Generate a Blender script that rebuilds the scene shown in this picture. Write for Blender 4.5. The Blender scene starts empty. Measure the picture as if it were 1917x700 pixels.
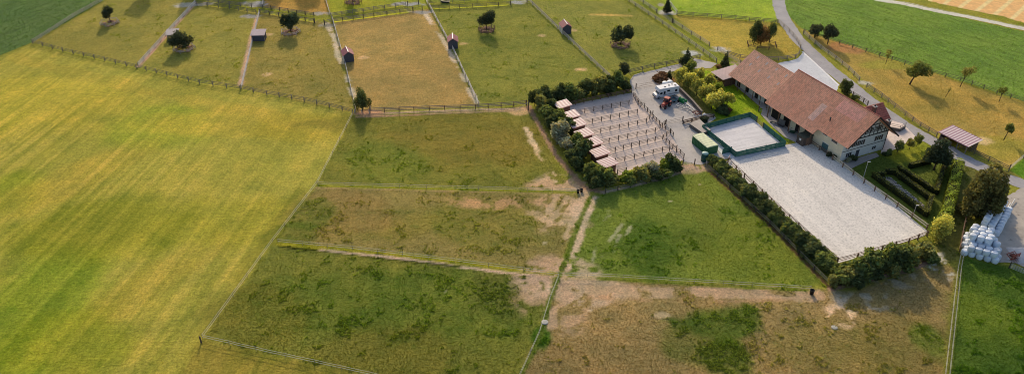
import bpy, bmesh, math, random
import numpy as np
from mathutils import Vector, Matrix
random.seed(7); RNG = np.random.default_rng(11)
C = bpy.context.scene.collection
R = math.radians
# ---------------------------------------------------------------- camera (drone, 100 m above the fields)
FOC, PITCH, HGT, CX, CY = 1470.0, R(34.4), 100.0, 958.5, 350.0
def at(px, py, z=0.0):
    """survey reading of the photo -> point of the place, at height z"""
    u = (px-CX)/FOC; v = -(py-CY)/FOC
    d = (u, math.cos(PITCH)+v*math.sin(PITCH), -math.sin(PITCH)+v*math.cos(PITCH))
    t = (HGT-z)/-d[2]
    return (d[0]*t, d[1]*t)
def at3(px, py, z=0.0): return Vector((*at(px, py, z), z))
def zv(ox, oy, s): return lambda *p: [(ox+x/s, oy+y/s) for x, y in p]
def W(pts): return [at(*p) for p in pts]
cam = bpy.data.cameras.new('camera'); camo = bpy.data.objects.new('camera', cam); C.objects.link(camo)
cam.sensor_width = 36; cam.lens = FOC/1917*36; cam.clip_end = 3000; cam.clip_start = 1
camo.location = (0, 0, HGT); camo.rotation_euler = (math.pi/2-PITCH, 0, 0)
bpy.context.scene.camera = camo
# ---------------------------------------------------------------- light
SUN_EL, SHADOW_AZ = R(25.5), R(6.0)
sdir = Vector((-math.sin(SHADOW_AZ)*math.cos(SUN_EL), math.cos(SHADOW_AZ)*math.cos(SUN_EL), math.sin(SUN_EL)))  # towards the sun
sun = bpy.data.lights.new('sun', 'SUN'); sun.energy = 3.05; sun.angle = R(.9); sun.color = (1, .80, .55)
so = bpy.data.objects.new('sun', sun); C.objects.link(so); so.rotation_euler = sdir.to_track_quat('Z', 'Y').to_euler()
w = bpy.data.worlds.new('World'); bpy.context.scene.world = w; w.use_nodes = True
nt = w.node_tree; bg = nt.nodes['Background']; sky = nt.nodes.new('ShaderNodeTexSky'); sky.sky_type = 'NISHITA'
sky.sun_disc = False; sky.sun_elevation = SUN_EL; sky.sun_rotation = -SHADOW_AZ; sky.air_density = 1.0; sky.dust_density = 4.0; sky.altitude = 500
nt.links.new(sky.outputs[0], bg.inputs[0]); bg.inputs[1].default_value = 0.15
vs = bpy.context.scene.view_settings; vs.view_transform = 'Standard'; vs.look = 'None'; vs.exposure = 0; vs.gamma = 1
try: bpy.context.scene.cycles.max_bounces = 6; bpy.context.scene.cycles.filter_width = 1.0; bpy.context.scene.cycles.transparent_max_bounces = 6
except Exception: pass
# ---------------------------------------------------------------- colours
KL = (0.70, 0.65, 0.60)
def lin(c): c = c/255; return c/12.92 if c <= .04045 else ((c+.055)/1.055)**2.4
def alb(r, g, b, k=1.0): return tuple(min(.82, k*lin(c)/K) for c, K in zip((r, g, b), KL))
# ---------------------------------------------------------------- materials
def new_mat(name):
    m = bpy.data.materials.new(name); m.use_nodes = True
    t = m.node_tree; return m, t, t.nodes, t.links, t.nodes['Principled BSDF']
def nz(N, L, scale, detail=3, rough=.6, vec=None):
    n = N.new('ShaderNodeTexNoise'); n.inputs['Scale'].default_value = scale; n.inputs['Detail'].default_value = detail
    n.inputs['Roughness'].default_value = rough
    if vec is not None: L.new(vec, n.inputs['Vector'])
    return n
def ramp(N, L, src, stops):
    r = N.new('ShaderNodeValToRGB'); e = r.color_ramp.elements
    while len(e) < len(stops): e.new(.5)
    for k, (p, c) in enumerate(stops):
        e[k].position = p; e[k].color = (*c, 1) if len(c) == 3 else c
    L.new(src, r.inputs[0]); return r.outputs[0]
def mixc(N, L, a, b, fac, mode='MIX'):
    m = N.new('ShaderNodeMix'); m.data_type = 'RGBA'; m.blend_type = mode
    for inp, v in ((m.inputs[0], fac), (m.inputs[6], a), (m.inputs[7], b)):
        if isinstance(v, (int, float)): inp.default_value = v
        elif isinstance(v, tuple): inp.default_value = (*v[:3], 1)
        else: L.new(v, inp)
    return m.outputs[2]
def grey(v): return (v, v, v)
def mat(name, col, rough=.8, var=.25, scale=1.5, bump=0, bscale=8, metal=0, stretch=None, spec=.3, fine=0, fscale=20):
    m, t, N, L, B = new_mat(name)
    tc = N.new('ShaderNodeTexCoord'); vec = tc.outputs['Object']
    if stretch:
        mp = N.new('ShaderNodeMapping'); mp.inputs['Scale'].default_value = stretch; L.new(vec, mp.inputs[0]); vec = mp.outputs[0]
    n = nz(N, L, scale, 5, .65, vec)
    c = mixc(N, L, tuple(col), ramp(N, L, n.outputs[0], [(.25, grey(1-var)), (.75, grey(1+var))]), 1.0, 'MULTIPLY')
    if fine:
        n2 = nz(N, L, fscale, 2, .6, vec)
        c = mixc(N, L, c, ramp(N, L, n2.outputs[0], [(.3, grey(1-fine)), (.7, grey(1+fine))]), 1.0, 'MULTIPLY')
    L.new(c, B.inputs['Base Color']); B.inputs['Roughness'].default_value = rough; B.inputs['Metallic'].default_value = metal
    B.inputs['Specular IOR Level'].default_value = spec
    if bump:
        b = N.new('ShaderNodeBump'); b.inputs['Strength'].default_value = bump; b.inputs['Distance'].default_value = .1
        n3 = nz(N, L, bscale, 4, .6, vec); L.new(n3.outputs[0], b.inputs['Height']); L.new(b.outputs[0], B.inputs['Normal'])
    return m
def leaf_mat(name, col, back=.45, hue=None):
    m, t, N, L, B = new_mat(name); N.remove(B)
    at_ = N.new('ShaderNodeAttribute'); at_.attribute_name = 'tone'
    c = mixc(N, L, tuple(col), at_.outputs['Color'], 1.0, 'MULTIPLY')
    d = N.new('ShaderNodeBsdfDiffuse'); L.new(c, d.inputs[0])
    tr = N.new('ShaderNodeBsdfTranslucent'); c2 = mixc(N, L, c, (1.25, 1.1, .5) if hue is None else hue, 1.0, 'MULTIPLY'); L.new(c2, tr.inputs[0])
    mx = N.new('ShaderNodeMixShader'); mx.inputs[0].default_value = back
    L.new(d.outputs[0], mx.inputs[1]); L.new(tr.outputs[0], mx.inputs[2]); L.new(mx.outputs[0], N['Material Output'].inputs[0])
    return m
# ---------------------------------------------------------------- object helpers
def tag(o, label, cat, group=None):
    o['label'] = label; o['category'] = cat
    if group: o['group'] = group
    return o
def thing(name, label, cat, loc, rz=0, group=None):
    o = bpy.data.objects.new(name, None); C.objects.link(o); o.empty_display_size = .3
    o.location = loc if len(loc) == 3 else (*loc, 0); o.rotation_euler = (0, 0, rz)
    return tag(o, label, cat, group)
class MB:
    def __init__(s): s.v = []; s.f = []
    def add(s, vs, fs):
        o = len(s.v); s.v += [tuple(p) for p in vs]; s.f += [tuple(i+o for i in f) for f in fs]; return s
    def box(s, x0, x1, y0, y1, z0, z1):
        return s.add([(x0,y0,z0),(x1,y0,z0),(x1,y1,z0),(x0,y1,z0),(x0,y0,z1),(x1,y0,z1),(x1,y1,z1),(x0,y1,z1)],
                     [(0,3,2,1),(4,5,6,7),(0,1,5,4),(1,2,6,5),(2,3,7,6),(3,0,4,7)])
    def hexa(s, p):  # 8 points: bottom loop, top loop
        return s.add(p, [(0,3,2,1),(4,5,6,7),(0,1,5,4),(1,2,6,5),(2,3,7,6),(3,0,4,7)])
    def bar(s, a, b, w, h, up=(0,0,1)):
        a = Vector(a); b = Vector(b); d = (b-a).normalized(); u = Vector(up); sx = d.cross(u)
        if sx.length < 1e-4: sx = d.cross(Vector((1,0,0)))
        sx.normalize(); uy = sx.cross(d).normalized(); sx *= w/2; uy *= h/2
        return s.hexa([a-sx-uy, a+sx-uy, b+sx-uy, b-sx-uy, a-sx+uy, a+sx+uy, b+sx+uy, b-sx+uy])
    def tube(s, pts, rad, n=6, caps=True):
        pts = [Vector(p) for p in pts]; rr = rad if isinstance(rad, (list, tuple)) else [rad]*len(pts)
        o = len(s.v); prev = None
        for i, p in enumerate(pts):
            d = (pts[min(i+1, len(pts)-1)]-pts[max(i-1, 0)]).normalized()
            a = d.cross(Vector((0,0,1)))
            if a.length < .05: a = d.cross(Vector((1,0,0)))
            a.normalize(); b = d.cross(a).normalized()
            if prev is not None and a.dot(prev) < 0: a, b = -a, -b
            prev = a
            for k in range(n):
                t = 2*math.pi*k/n; s.v.append(tuple(p+(a*math.cos(t)+b*math.sin(t))*rr[i]))
        for i in range(len(pts)-1):
            for k in range(n):
                k2 = (k+1) % n; s.f.append((o+i*n+k, o+i*n+k2, o+(i+1)*n+k2, o+(i+1)*n+k))
        if caps:
            s.f.append(tuple(o+k for k in range(n))[::-1]); e = o+(len(pts)-1)*n; s.f.append(tuple(e+k for k in range(n)))
        return s
    def lathe(s, prof, n=16, cx=0, cy=0, jit=0):
        o = len(s.v)
        for r, z in prof:
            for k in range(n):
                t = 2*math.pi*k/n; q = r*(1+jit*random.uniform(-1,1)); s.v.append((cx+q*math.cos(t), cy+q*math.sin(t), z))
        for i in range(len(prof)-1):
            for k in range(n):
                k2 = (k+1) % n; s.f.append((o+i*n+k, o+i*n+k2, o+(i+1)*n+k2, o+(i+1)*n+k))
        s.f.append(tuple(o+k for k in range(n))[::-1]); e = o+(len(prof)-1)*n; s.f.append(tuple(e+k for k in range(n)))
        return s
    def wheel(s, c, axis, r, w, n=14):
        a = Vector(axis).normalized(); c = Vector(c)
        return s.tube([c-a*w/2, c-a*w*.42, c+a*w*.42, c+a*w/2], [r*.86, r, r, r*.86], n)
    def poly(s, pts, z0, z1):
        n = len(pts); A = sum(pts[i][0]*pts[(i+1)%n][1]-pts[(i+1)%n][0]*pts[i][1] for i in range(n))
        if A < 0: pts = pts[::-1]
        return s.add([(x,y,z0) for x,y in pts]+[(x,y,z1) for x,y in pts],
              [tuple(range(n))[::-1], tuple(range(n,2*n))]+[(i,(i+1)%n,n+(i+1)%n,n+i) for i in range(n)])
    def profile(s, prof, x0, x1, axis='x'):
        """extrude a closed (y,z) profile from x0 to x1"""
        n = len(prof); f = (lambda x,y,z: (x,y,z)) if axis == 'x' else (lambda x,y,z: (y,x,z))
        return s.add([f(x0,y,z) for y,z in prof]+[f(x1,y,z) for y,z in prof],
              [tuple(range(n)), tuple(range(n,2*n))[::-1]]+[(i,n+i,n+(i+1)%n,(i+1)%n) for i in range(n)])
    def build(s, name, m, parent=None, smooth=False, bevel=0):
        me = bpy.data.meshes.new(name); me.from_pydata(s.v, [], s.f); me.update()
        bm = bmesh.new(); bm.from_mesh(me); bmesh.ops.recalc_face_normals(bm, faces=bm.faces)
        if bevel: bmesh.ops.bevel(bm, geom=bm.edges[:], offset=bevel, segments=2, profile=.6, affect='EDGES', clamp_overlap=True)
        bm.to_mesh(me); bm.free(); me.materials.append(m)
        if smooth: me.polygons.foreach_set('use_smooth', [True]*len(me.polygons))
        o = bpy.data.objects.new(name, me); C.objects.link(o)
        if parent: o.parent = parent
        return o
def child(name, me, parent, loc=(0,0,0), rz=0, sc=None):
    o = bpy.data.objects.new(name, me); C.objects.link(o); o.parent = parent; o.location = loc; o.rotation_euler = (0,0,rz)
    if sc: o.scale = sc
    return o
def kids(o): return [x for x in bpy.data.objects if x.parent == o]
def dup(root, loc, rz=0, label=None, sc=None, group=None):
    r = root.copy(); C.objects.link(r); r.location = loc if len(loc) == 3 else (*loc, 0); r.rotation_euler = (0,0,rz)
    if sc: r.scale = sc
    if label: r['label'] = label
    if group: r['group'] = group
    for ch in KID.get(root.name) or KID.setdefault(root.name, kids(root)):
        c = ch.copy(); C.objects.link(c); c.parent = r
        for g in KID.get(ch.name) or KID.setdefault(ch.name, kids(ch)):
            d = g.copy(); C.objects.link(d); d.parent = c
    return r
KID = {}
ORD = ['first','second','third','fourth','fifth','sixth','seventh','eighth','ninth','tenth','eleventh','twelfth','thirteenth','fourteenth',
       'fifteenth','sixteenth','seventeenth','eighteenth','nineteenth','twentieth','twenty-first','twenty-second','twenty-third','twenty-fourth',
       'twenty-fifth','twenty-sixth','twenty-seventh','twenty-eighth','twenty-ninth','thirtieth','thirty-first','thirty-second','thirty-third','thirty-fourth']
# ---------------------------------------------------------------- noise and painting of the ground sheet
_T = RNG.random((6, 256, 256))
def vnoise(x, y, k=0):
    T = _T[k % 6]; xi = np.floor(x).astype(int); yi = np.floor(y).astype(int); fx = x-xi; fy = y-yi
    fx = fx*fx*(3-2*fx); fy = fy*fy*(3-2*fy); a = T[xi % 256, yi % 256]; b = T[(xi+1) % 256, yi % 256]
    c = T[xi % 256, (yi+1) % 256]; d = T[(xi+1) % 256, (yi+1) % 256]
    return (a*(1-fx)+b*fx)*(1-fy)+(c*(1-fx)+d*fx)*fy
def fbm(x, y, sc, k=0, octv=4):
    s = 0; a = .5; tot = 0
    for i in range(octv):
        s = s+a*vnoise(x*sc+17.3*i, y*sc-9.1*i, k+i); tot += a; a *= .55; sc *= 2.03
    return s/tot
def sstep(a, b, x): t = np.clip((x-a)/(b-a), 0, 1); return t*t*(3-2*t)
def seg_dist(X, Y, pts, closed):
    D = np.full(X.shape, 1e9); n = len(pts)
    for i in range(n if closed else n-1):
        x1, y1 = pts[i]; x2, y2 = pts[(i+1) % n]; dx, dy = x2-x1, y2-y1; l = dx*dx+dy*dy+1e-9
        t = np.clip(((X-x1)*dx+(Y-y1)*dy)/l, 0, 1); D = np.minimum(D, np.hypot(X-x1-t*dx, Y-y1-t*dy))
    return D
def inside(X, Y, pts):
    r = np.zeros(X.shape, bool); n = len(pts)
    for i in range(n):
        x1, y1 = pts[i]; x2, y2 = pts[(i+1) % n]
        if y1 == y2: continue
        c = ((y1 > Y) != (y2 > Y)) & (X < (x2-x1)*(Y-y1)/(y2-y1)+x1); r ^= c
    return r
GS = .5; GX0, GX1, GY0, GY1 = -215., 215., 60., 310.
gx = np.arange(GX0, GX1+.01, GS); gy = np.arange(GY0, GY1+.01, GS); GXX, GYY = np.meshgrid(gx, gy)
BASE = np.empty(GXX.shape+(3,)); BASE[:] = alb(120, 120, 45); AUX = np.zeros(GXX.shape+(3,))  # clump, mown streaks, bare earth
def sub(pts, pad):
    xs = [p[0] for p in pts]; ys = [p[1] for p in pts]
    i0 = max(0, int((min(ys)-pad-GY0)/GS)); i1 = min(len(gy), int((max(ys)+pad-GY0)/GS)+2)
    j0 = max(0, int((min(xs)-pad-GX0)/GS)); j1 = min(len(gx), int((max(xs)+pad-GX0)/GS)+2)
    return slice(i0, max(i0, i1)), slice(j0, max(j0, j1))
def lay(sl, m, col, clump, mow, bare):
    B = BASE[sl]; B += (np.array(col)-B)*m[..., None]
    A = AUX[sl]
    for k, v in enumerate((clump, mow, bare)):
        if v is not None: A[..., k] += (v-A[..., k])*m
def zone(px, col, soft=.8, namp=.5, clump=None, mow=None, bare=None, amt=1., seed=0, nsc=.35):
    p = W(px); sl = sub(p, soft+namp+1); X, Y = GXX[sl], GYY[sl]
    if X.size == 0: return
    sd = np.where(inside(X, Y, p), 1, -1)*seg_dist(X, Y, p, True)+namp*2*(fbm(X, Y, nsc, seed)-.5)
    lay(sl, amt*sstep(-soft, soft, sd), alb(*col), clump, mow, bare)
def stroke(px, width, col, soft=.5, namp=.6, amt=1., clump=0., mow=None, bare=None, seed=1, nsc=.4, broken=0):
    p = W(px); sl = sub(p, width+soft+namp+1); X, Y = GXX[sl], GYY[sl]
    if X.size == 0: return
    d = seg_dist(X, Y, p, False)+namp*2*(fbm(X, Y, nsc, seed)-.5)
    m = amt*(1-sstep(width/2-soft/2, width/2+soft/2, d))
    if broken: m = m*sstep(broken-.08, broken+.08, fbm(X, Y, .25, seed+2))
    lay(sl, m, alb(*col), clump, mow, bare)
def spot(px, rx, ry, col, rz=0, amt=1., namp=.5, clump=None, bare=None, seed=2, nsc=.25, thr=None, soft=.3):
    cx, cy = at(*px); r = max(rx, ry)*(1.3+namp); sl = sub([(cx-r, cy-r), (cx+r, cy+r)], 1); X, Y = GXX[sl], GYY[sl]
    if X.size == 0: return
    x = (X-cx)*math.cos(rz)+(Y-cy)*math.sin(rz); y = -(X-cx)*math.sin(rz)+(Y-cy)*math.cos(rz)
    q = np.hypot(x/rx, y/ry)+namp*2*(fbm(X, Y, nsc, seed)-.5); m = amt*(1-sstep(1-soft, 1+soft, q))
    if thr is not None: m = m*sstep(thr-.06, thr+.06, fbm(X, Y, .5, seed+1, 5))
    lay(sl, m, alb(*col), clump, None, bare)
MOW_A, MOW_B = at(380,634), at(661,215); MOW_ANG = math.atan2(MOW_B[1]-MOW_A[1], MOW_B[0]-MOW_A[0])
# ================================================================ GROUND: one sheet, fields painted as its albedo
MEADOW = [(-400,90),(0,107),(62,83),(120,100),(260,131),(450,169),(560,190),(660,213),(594,345),(511,454),(380,634),(690,702),(760,720),(700,1100),(-700,1100)]
zone([(-800,-300),(2600,-300),(2600,1200),(-800,1200)], (122,118,44), clump=.25, mow=0., bare=.2)
zone(MEADOW, (147,136,54), clump=.12, mow=1., bare=.08, soft=.4)
spot((300,235), 16, 10, (130,136,40), amt=.75, clump=.3, nsc=.08); spot((40,590), 13, 20, (122,132,36), amt=.85, clump=.5, nsc=.08)
spot((200,420), 20, 12, (122,122,30), amt=.7, nsc=.08); spot((60,200), 30, 16, (170,150,48), amt=.5, nsc=.06); spot((420,230), 24, 7, (165,142,52), amt=.5, nsc=.06)
spot((10,360), 10, 10, (126,132,30), amt=.6, nsc=.1); spot((150,330), 24, 7, (160,136,52), rz=.9, amt=.45, nsc=.07); spot((300,520), 26, 5, (152,132,50), rz=1.0, amt=.4, nsc=.07)
spot((560,240), 14, 6, (150,132,40), amt=.5, nsc=.1); spot((420,420), 20, 8, (134,128,36), amt=.5, nsc=.08); spot((120,640), 12, 9, (124,128,28), amt=.6, nsc=.1)
stroke([(30,110),(260,168),(450,205),(640,250)], 5, (156,136,52), amt=.45, namp=3, nsc=.12, clump=None)
for k, (a, b) in enumerate((((380,650),(640,700)), ((560,360),(450,520)))): stroke([a, b], 3, (112,108,34), amt=.5, namp=1.5, clump=.4)
zone([(380,640),(690,704),(690,760),(300,760)], (118,104,40), soft=1.5, namp=2, amt=.7, clump=.3, mow=.4)
# far paddocks, left to right
zone([(200,0),(62,80),(258,125),(365,5),(365,-60),(280,-60)], (124,114,52), clump=.3, bare=.15)
zone([(367,5),(259,125),(450,166),(486,24)], (127,117,52), clump=.3, bare=.15)
zone([(488,24),(452,166),(560,190),(663,211),(622,42)], (127,112,54), clump=.3, bare=.25)
zone([(624,42),(668,211),(895,198),(803,15)], (143,118,66), clump=.2, bare=.4)
zone([(805,15),(897,198),(988,196),(1010,180),(1140,146),(988,3)], (112,110,46), clump=.35, bare=.1)
zone([(990,3),(1143,146),(1180,137),(1310,108),(1300,95),(1165,2)], (116,113,50), clump=.35, bare=.1)
zone([(1165,-10),(1318,103),(1345,118),(1386,120),(1258,40),(1192,0)], (120,120,44), clump=.2, bare=.1)
zone([(1262,30),(1297,32),(1457,45),(1499,92),(1488,107),(1409,110),(1384,118),(1330,88)], (150,130,56), clump=.2, bare=.2)
zone([(1195,-40),(1228,22),(1262,26),(1457,42),(1452,5),(1448,-60)], (130,142,48), clump=.25, bare=.02)
zone([(1195,-40),(1190,0),(1226,22),(1245,8),(1230,-40)], (118,122,44), clump=.2)
# strip of lane between the two fence lines, and the three paddocks above it
zone([(366,-60),(368,8),(492,14),(498,-60)], (110,108,44), clump=.2); zone([(498,-60),(494,14),(617,28),(606,-60)], (158,122,58), clump=.15, bare=.35)
zone([(606,-60),(619,30),(773,10),(800,6),(800,-60)], (132,130,38), clump=.2); zone([(800,-60),(802,6),(960,0),(990,-60)], (118,122,38), clump=.2)
stroke([(372,6),(430,14),(488,20),(588,36),(615,40),(700,30),(780,17),(860,10),(985,3)], 2.6, (128,124,36), clump=.1, namp=.5)
stroke([(500,25),(588,41)], .8, (165,160,40), namp=.3); stroke([(625,42),(765,24)], .8, (165,160,40), namp=.3); stroke([(815,17),(950,10)], .8, (158,154,40), namp=.3)
# orchard pasture right of the road
zone([(1500,55),(1560,78),(1660,110),(1917,194),(2100,260),(2100,420),(1917,335),(1870,316),(1722,242),(1608,156)], (150,125,62), clump=.15, bare=.2)
spot((1660,122), 9, 3, (128,128,48), amt=.6); spot((1780,190), 16, 9, (142,120,56), amt=.7, nsc=.1); spot((1880,210), 12, 10, (146,120,58), amt=.6, nsc=.1); spot((1590,90), 6, 4, (160,108,76), amt=.6)
spot((1870,275), 9, 6, (136,126,50), amt=.7); spot((1832,262), 3, 2, (216,168,120), amt=.8); zone([(1888,318),(1914,295),(2100,380),(2100,440)], (92,120,34), clump=.4, soft=.5)
stroke([(1504,64),(1580,125),(1650,183),(1720,236),(1800,278),(1880,316)], 2.0, (126,122,48), amt=.8, clump=.4)
# middle and near paddocks
zone([(662,220),(985,207),(1000,215),(1050,330),(1090,357),(850,350),(594,344)], (110,105,42), clump=.35, bare=.2)
spot((880,260), 20, 12, (116,98,42), amt=.6, nsc=.12); spot((720,300), 12, 9, (96,102,36), amt=.6, clump=.6, nsc=.15); spot((800,232), 30, 4, (104,98,38), amt=.6, nsc=.12)
zone([(592,350),(860,358),(1100,364),(1045,510),(850,484),(521,450)], (122,108,58), clump=.3, bare=.25)
spot((720,420), 16, 7, (118,106,42), amt=.5, clump=.65, nsc=.12); spot((900,420), 14, 8, (110,106,40), amt=.5, clump=.7, nsc=.12); spot((650,400), 12, 8, (130,106,60), amt=.6, nsc=.12); spot((545,440), 6, 4, (96,98,34), amt=.7, clump=.7); spot((580,400), 5, 6, (90,98,34), amt=.6, clump=.8)
zone([(511,460),(850,494),(1045,520),(1008,620),(970,705),(700,705),(388,634)], (106,105,42), clump=.35, bare=.12)
spot((600,560), 16, 9, (88,98,34), amt=.6, clump=.7, nsc=.12); spot((840,580), 13, 11, (88,98,34), amt=.6, clump=.7, nsc=.12); spot((480,590), 9, 9, (108,100,38), amt=.6, nsc=.12); spot((760,660), 13, 6, (106,98,40), amt=.6, nsc=.12); spot((960,540), 7, 8, (84,84,38), amt=.6)
zone([(1108,366),(1175,350),(1310,312),(1335,330),(1545,530),(1500,540),(1100,516),(1055,515)], (98,107,40), clump=.25, bare=.08)
spot((1220,460), 7, 10, (72,88,30), amt=.75, clump=.9, nsc=.15); spot((1300,450), 4, 4, (74,86,30), amt=.6, clump=.7); spot((1430,480), 12, 12, (104,108,36), amt=.6, nsc=.12)
zone([(1050,522),(1100,522),(1545,543),(1600,545),(1760,490),(1792,505),(1770,720),(960,720),(1010,625)], (130,110,68), clump=.25, bare=.12)
zone([(1330,575),(1415,572),(1425,610),(1370,645),(1300,635),(1245,600)], (88,94,38), soft=1.4, namp=1.6, clump=.75, bare=.1); spot((1365,672), 4, 5, (84,92,32), amt=.8, clump=.8); spot((1280,640), 4, 5, (92,94,36), amt=.6, clump=.7)
spot((1560,660), 12, 7, (124,108,56), amt=.6, clump=.6, bare=.2); spot((1690,640), 12, 8, (112,100,50), amt=.6); spot((1740,640), 3, 5, (86,100,34), amt=.7, clump=.7)
zone([(1796,480),(1925,505),(2100,560),(2000,760),(1772,760)], (74,92,32), clump=.45, bare=.03); spot((1860,600), 7, 8, (102,112,36), amt=.6); spot((1900,690), 5, 8, (62,82,28), amt=.6)
zone([(1792,470),(1802,480),(1776,720),(1762,720)], (112,108,44), soft=.4, amt=.8, clump=.3)
# the green bank and grass behind arena, garden lawn
zone([(1565,300),(1575,306),(1655,283),(1700,262),(1760,260),(1800,300),(1765,430),(1737,433)], (84,92,36), clump=.15, bare=.0, soft=.4)  # lawn colour darkened to carry the shade that lies over the garden
zone([(1640,285),(1700,262),(1750,262),(1740,300),(1680,305)], (128,126,38), amt=.8, clump=.1)
zone([(1800,290),(1835,310),(1830,380),(1800,480),(1760,500),(1735,470),(1770,420)], (96,92,44), clump=.3, bare=.3)
zone([(1335,135),(1375,160),(1440,215),(1412,222),(1405,210),(1340,225),(1275,165),(1310,130)], (112,130,26), clump=.1, bare=.0, soft=.4)
zone([(1340,120),(1400,120),(1380,135),(1340,140)], (120,138,34), clump=.1, soft=.3)
stroke([(1398,205),(1440,232),(1470,262)], 2.2, (128,136,34), clump=.2, soft=.3, namp=.2)
zone([(1246,135),(1275,130),(1345,222),(1312,214),(1270,168)], (92,84,46), clump=.3, bare=.5, amt=.85); zone([(1222,148),(1240,136),(1265,150),(1250,160)], (112,76,48), clump=.3, bare=.5)
# bare earth: worn strips, gateways, tracks
DIRT = (176,150,120); PALE = (184,172,156)
for p in ([(366,6),(310,68),(259,125)], [(482,30),(466,90),(450,160)]): stroke(p, 1.3, (176,140,112), namp=.3, bare=1)
stroke([(612,44),(625,70),(634,105),(645,128),(655,160),(664,195)], 1.6, (172,154,124), namp=.6, bare=1, broken=.42); stroke([(795,25),(822,62),(842,98),(870,150),(892,192)], 1.6, (178,158,128), namp=.6, bare=1, broken=.38)
for q, rx, ry, c in (((474,31), 6, 2.2, PALE), ((385,8), 5, 2, PALE), ((612,48), 5, 1.8, (186,172,146)), ((790,24), 5.5, 2.0, PALE), ((972,5), 5, 2.2, (200,194,188)), ((760,8), 9, 2.2, (196,190,184)), ((480,8), 7, 3, (190,186,180)), ((598,26), 5, 2.2, (196,180,160)),
    ((1350,92), 4.5, 2.5, (206,200,190)), ((1295,100), 4.5, 2.4, (204,200,192)), ((1250,24), 4.5, 2.6, (214,206,192)), ((1622,156), 3.6, 2.2, (222,206,180)), ((1238,10), 2, 2, PALE), ((1380,118), 4, 2, (200,170,130))): spot(q, rx*.62, ry*.75, tuple(v*.78 for v in c), bare=1, clump=0, namp=.8, amt=.95, nsc=.4, thr=.33)
stroke([(1105,28),(1180,30)], 1.6, (164,136,74), amt=.8, namp=.4); spot((345,10), 4, 2, (158,150,138), amt=.8, bare=1, thr=.4)
for q in ((500,65), (680,108), (870,82), (1012,67), (1070,57), (500,140), (1090,130)): spot(q, 1.5, 1.0, (190,154,110), amt=.6, bare=1, namp=.9, nsc=.5)
stroke([(668,214),(800,209),(900,205),(985,204)], .9, (178,148,116), namp=.3, bare=1); stroke([(668,219),(760,216),(830,212)], .7, (168,128,96), namp=.4, bare=1); stroke([(800,213),(985,206)], 1.0, (170,138,96), namp=.4, bare=1); spot((690,212), 4, 1.6, (176,130,98), bare=1, amt=.9)
spot((975,208), 3, 2.2, (190,152,108), bare=1, amt=.8)
stroke([(985,240),(1000,270),(1012,290),(1025,320),(1040,340)], 1.2, (196,166,128), namp=.8, bare=1, broken=.42); stroke([(990,262),(1015,300),(1040,330)], .8, (190,160,120), namp=.6, bare=1, broken=.35); spot((1060,345), 8, 4, (168,140,108), thr=.5, bare=1, amt=.85, clump=0); spot((1050,352), 9, 3, (176,140,104), bare=1, amt=.8, clump=0, thr=.42)
spot((1088,372), 2.6, 5, (168,144,116), bare=1, clump=0, amt=.75, thr=.44); spot((1060,395), 4.5, 8, (166,138,104), thr=.53, bare=1, amt=.8); spot((1015,400), 4, 6, (164,136,100), thr=.55, bare=1, amt=.8); spot((935,380), 11, 2.5, (170,130,92), thr=.5, bare=1, amt=.7)
stroke([(595,351),(860,358),(1075,362)], .7, (150,122,80), namp=.4, bare=1); stroke([(595,347),(850,354),(1075,359)], .9, (118,116,32), namp=.3, clump=.6)
stroke([(1104,370),(1078,430),(1062,480),(1050,512)], 1.3, (98,104,30), soft=.4, namp=.3, clump=.6); stroke([(1100,368),(1090,392),(1072,440)], .8, (178,146,106), namp=.5, bare=1, broken=.35); stroke([(1114,370),(1098,410),(1086,440),(1074,475),(1062,505)], 1.3, (174,148,118), namp=.4, bare=1, broken=.3)

for i_, (q0, q1) in enumerate((((1128,372),(1118,408)), ((1150,376),(1132,412)), ((1142,400),(1128,430)), ((1165,420),(1140,452)), ((1160,440),(1146,470)), ((1118,450),(1108,492)), ((1180,425),(1172,440)), ((1140,380),(1136,395)), ((1128,480),(1118,505)))): stroke([q0, q1], .45, (160,150,122), namp=.6, bare=1, broken=.5, seed=i_, amt=.5, soft=.4)
for i_, (q0, q1) in enumerate((((1075,372),(1050,420)), ((1062,370),(1030,415)), ((1088,380),(1062,440)), ((1040,372),(1012,420)), ((1020,380),(1005,405)), ((1070,410),(1058,450)))): stroke([q0, q1], 1.1, (172,144,110), namp=.9, bare=1, broken=.42, seed=i_+1, amt=.75, soft=.5)
spot((1075,505), 4.5, 3, (166,142,114), bare=1, clump=0, amt=.8, thr=.46); spot((1085,395), 2, 3, DIRT, bare=1, amt=.8)
stroke([(521,457),(660,470),(850,492),(960,506),(1035,512)], 1.1, (128,120,32), namp=.3, clump=.5); stroke([(600,468),(700,478),(850,497),(960,511),(1040,516)], .8, (178,150,124), namp=.3, bare=1, broken=.3); stroke([(521,461),(700,482),(860,499)], .5, (66,64,26), namp=.3, clump=.8)
spot((1010,528), 5, 5, (164,136,112), bare=1, amt=.85, clump=0, thr=.46); spot((1030,500), 4.5, 3.5, (160,130,102), bare=1, amt=.75, clump=0, thr=.46); spot((1000,560), 4, 5, (140,116,84), thr=.55, bare=1, amt=.8)
stroke([(1046,518),(1030,560),(1020,600),(1008,640)], 1.2, (92,98,30), namp=.3, clump=.7); stroke([(1036,520),(1018,580)], 1.0, (190,156,130), namp=.4, bare=1, broken=.45); spot((1014,635), 1.6, 3.2, (66,92,24), amt=.9, clump=1)
spot((1100,545), 9, 4, (164,138,110), bare=1, clump=0, amt=.85, thr=.38); stroke([(1055,540),(1150,546),(1300,548),(1420,548),(1530,552)], 3.6, (158,130,98), namp=.8, bare=1, broken=.42); spot((1060,575), 4, 6, (160,130,100), bare=1, amt=.7, clump=0, thr=.48); stroke([(1050,530),(1036,580),(1030,610)], 2.2, (162,132,104), bare=1, namp=.8, broken=.4, amt=.8)
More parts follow.
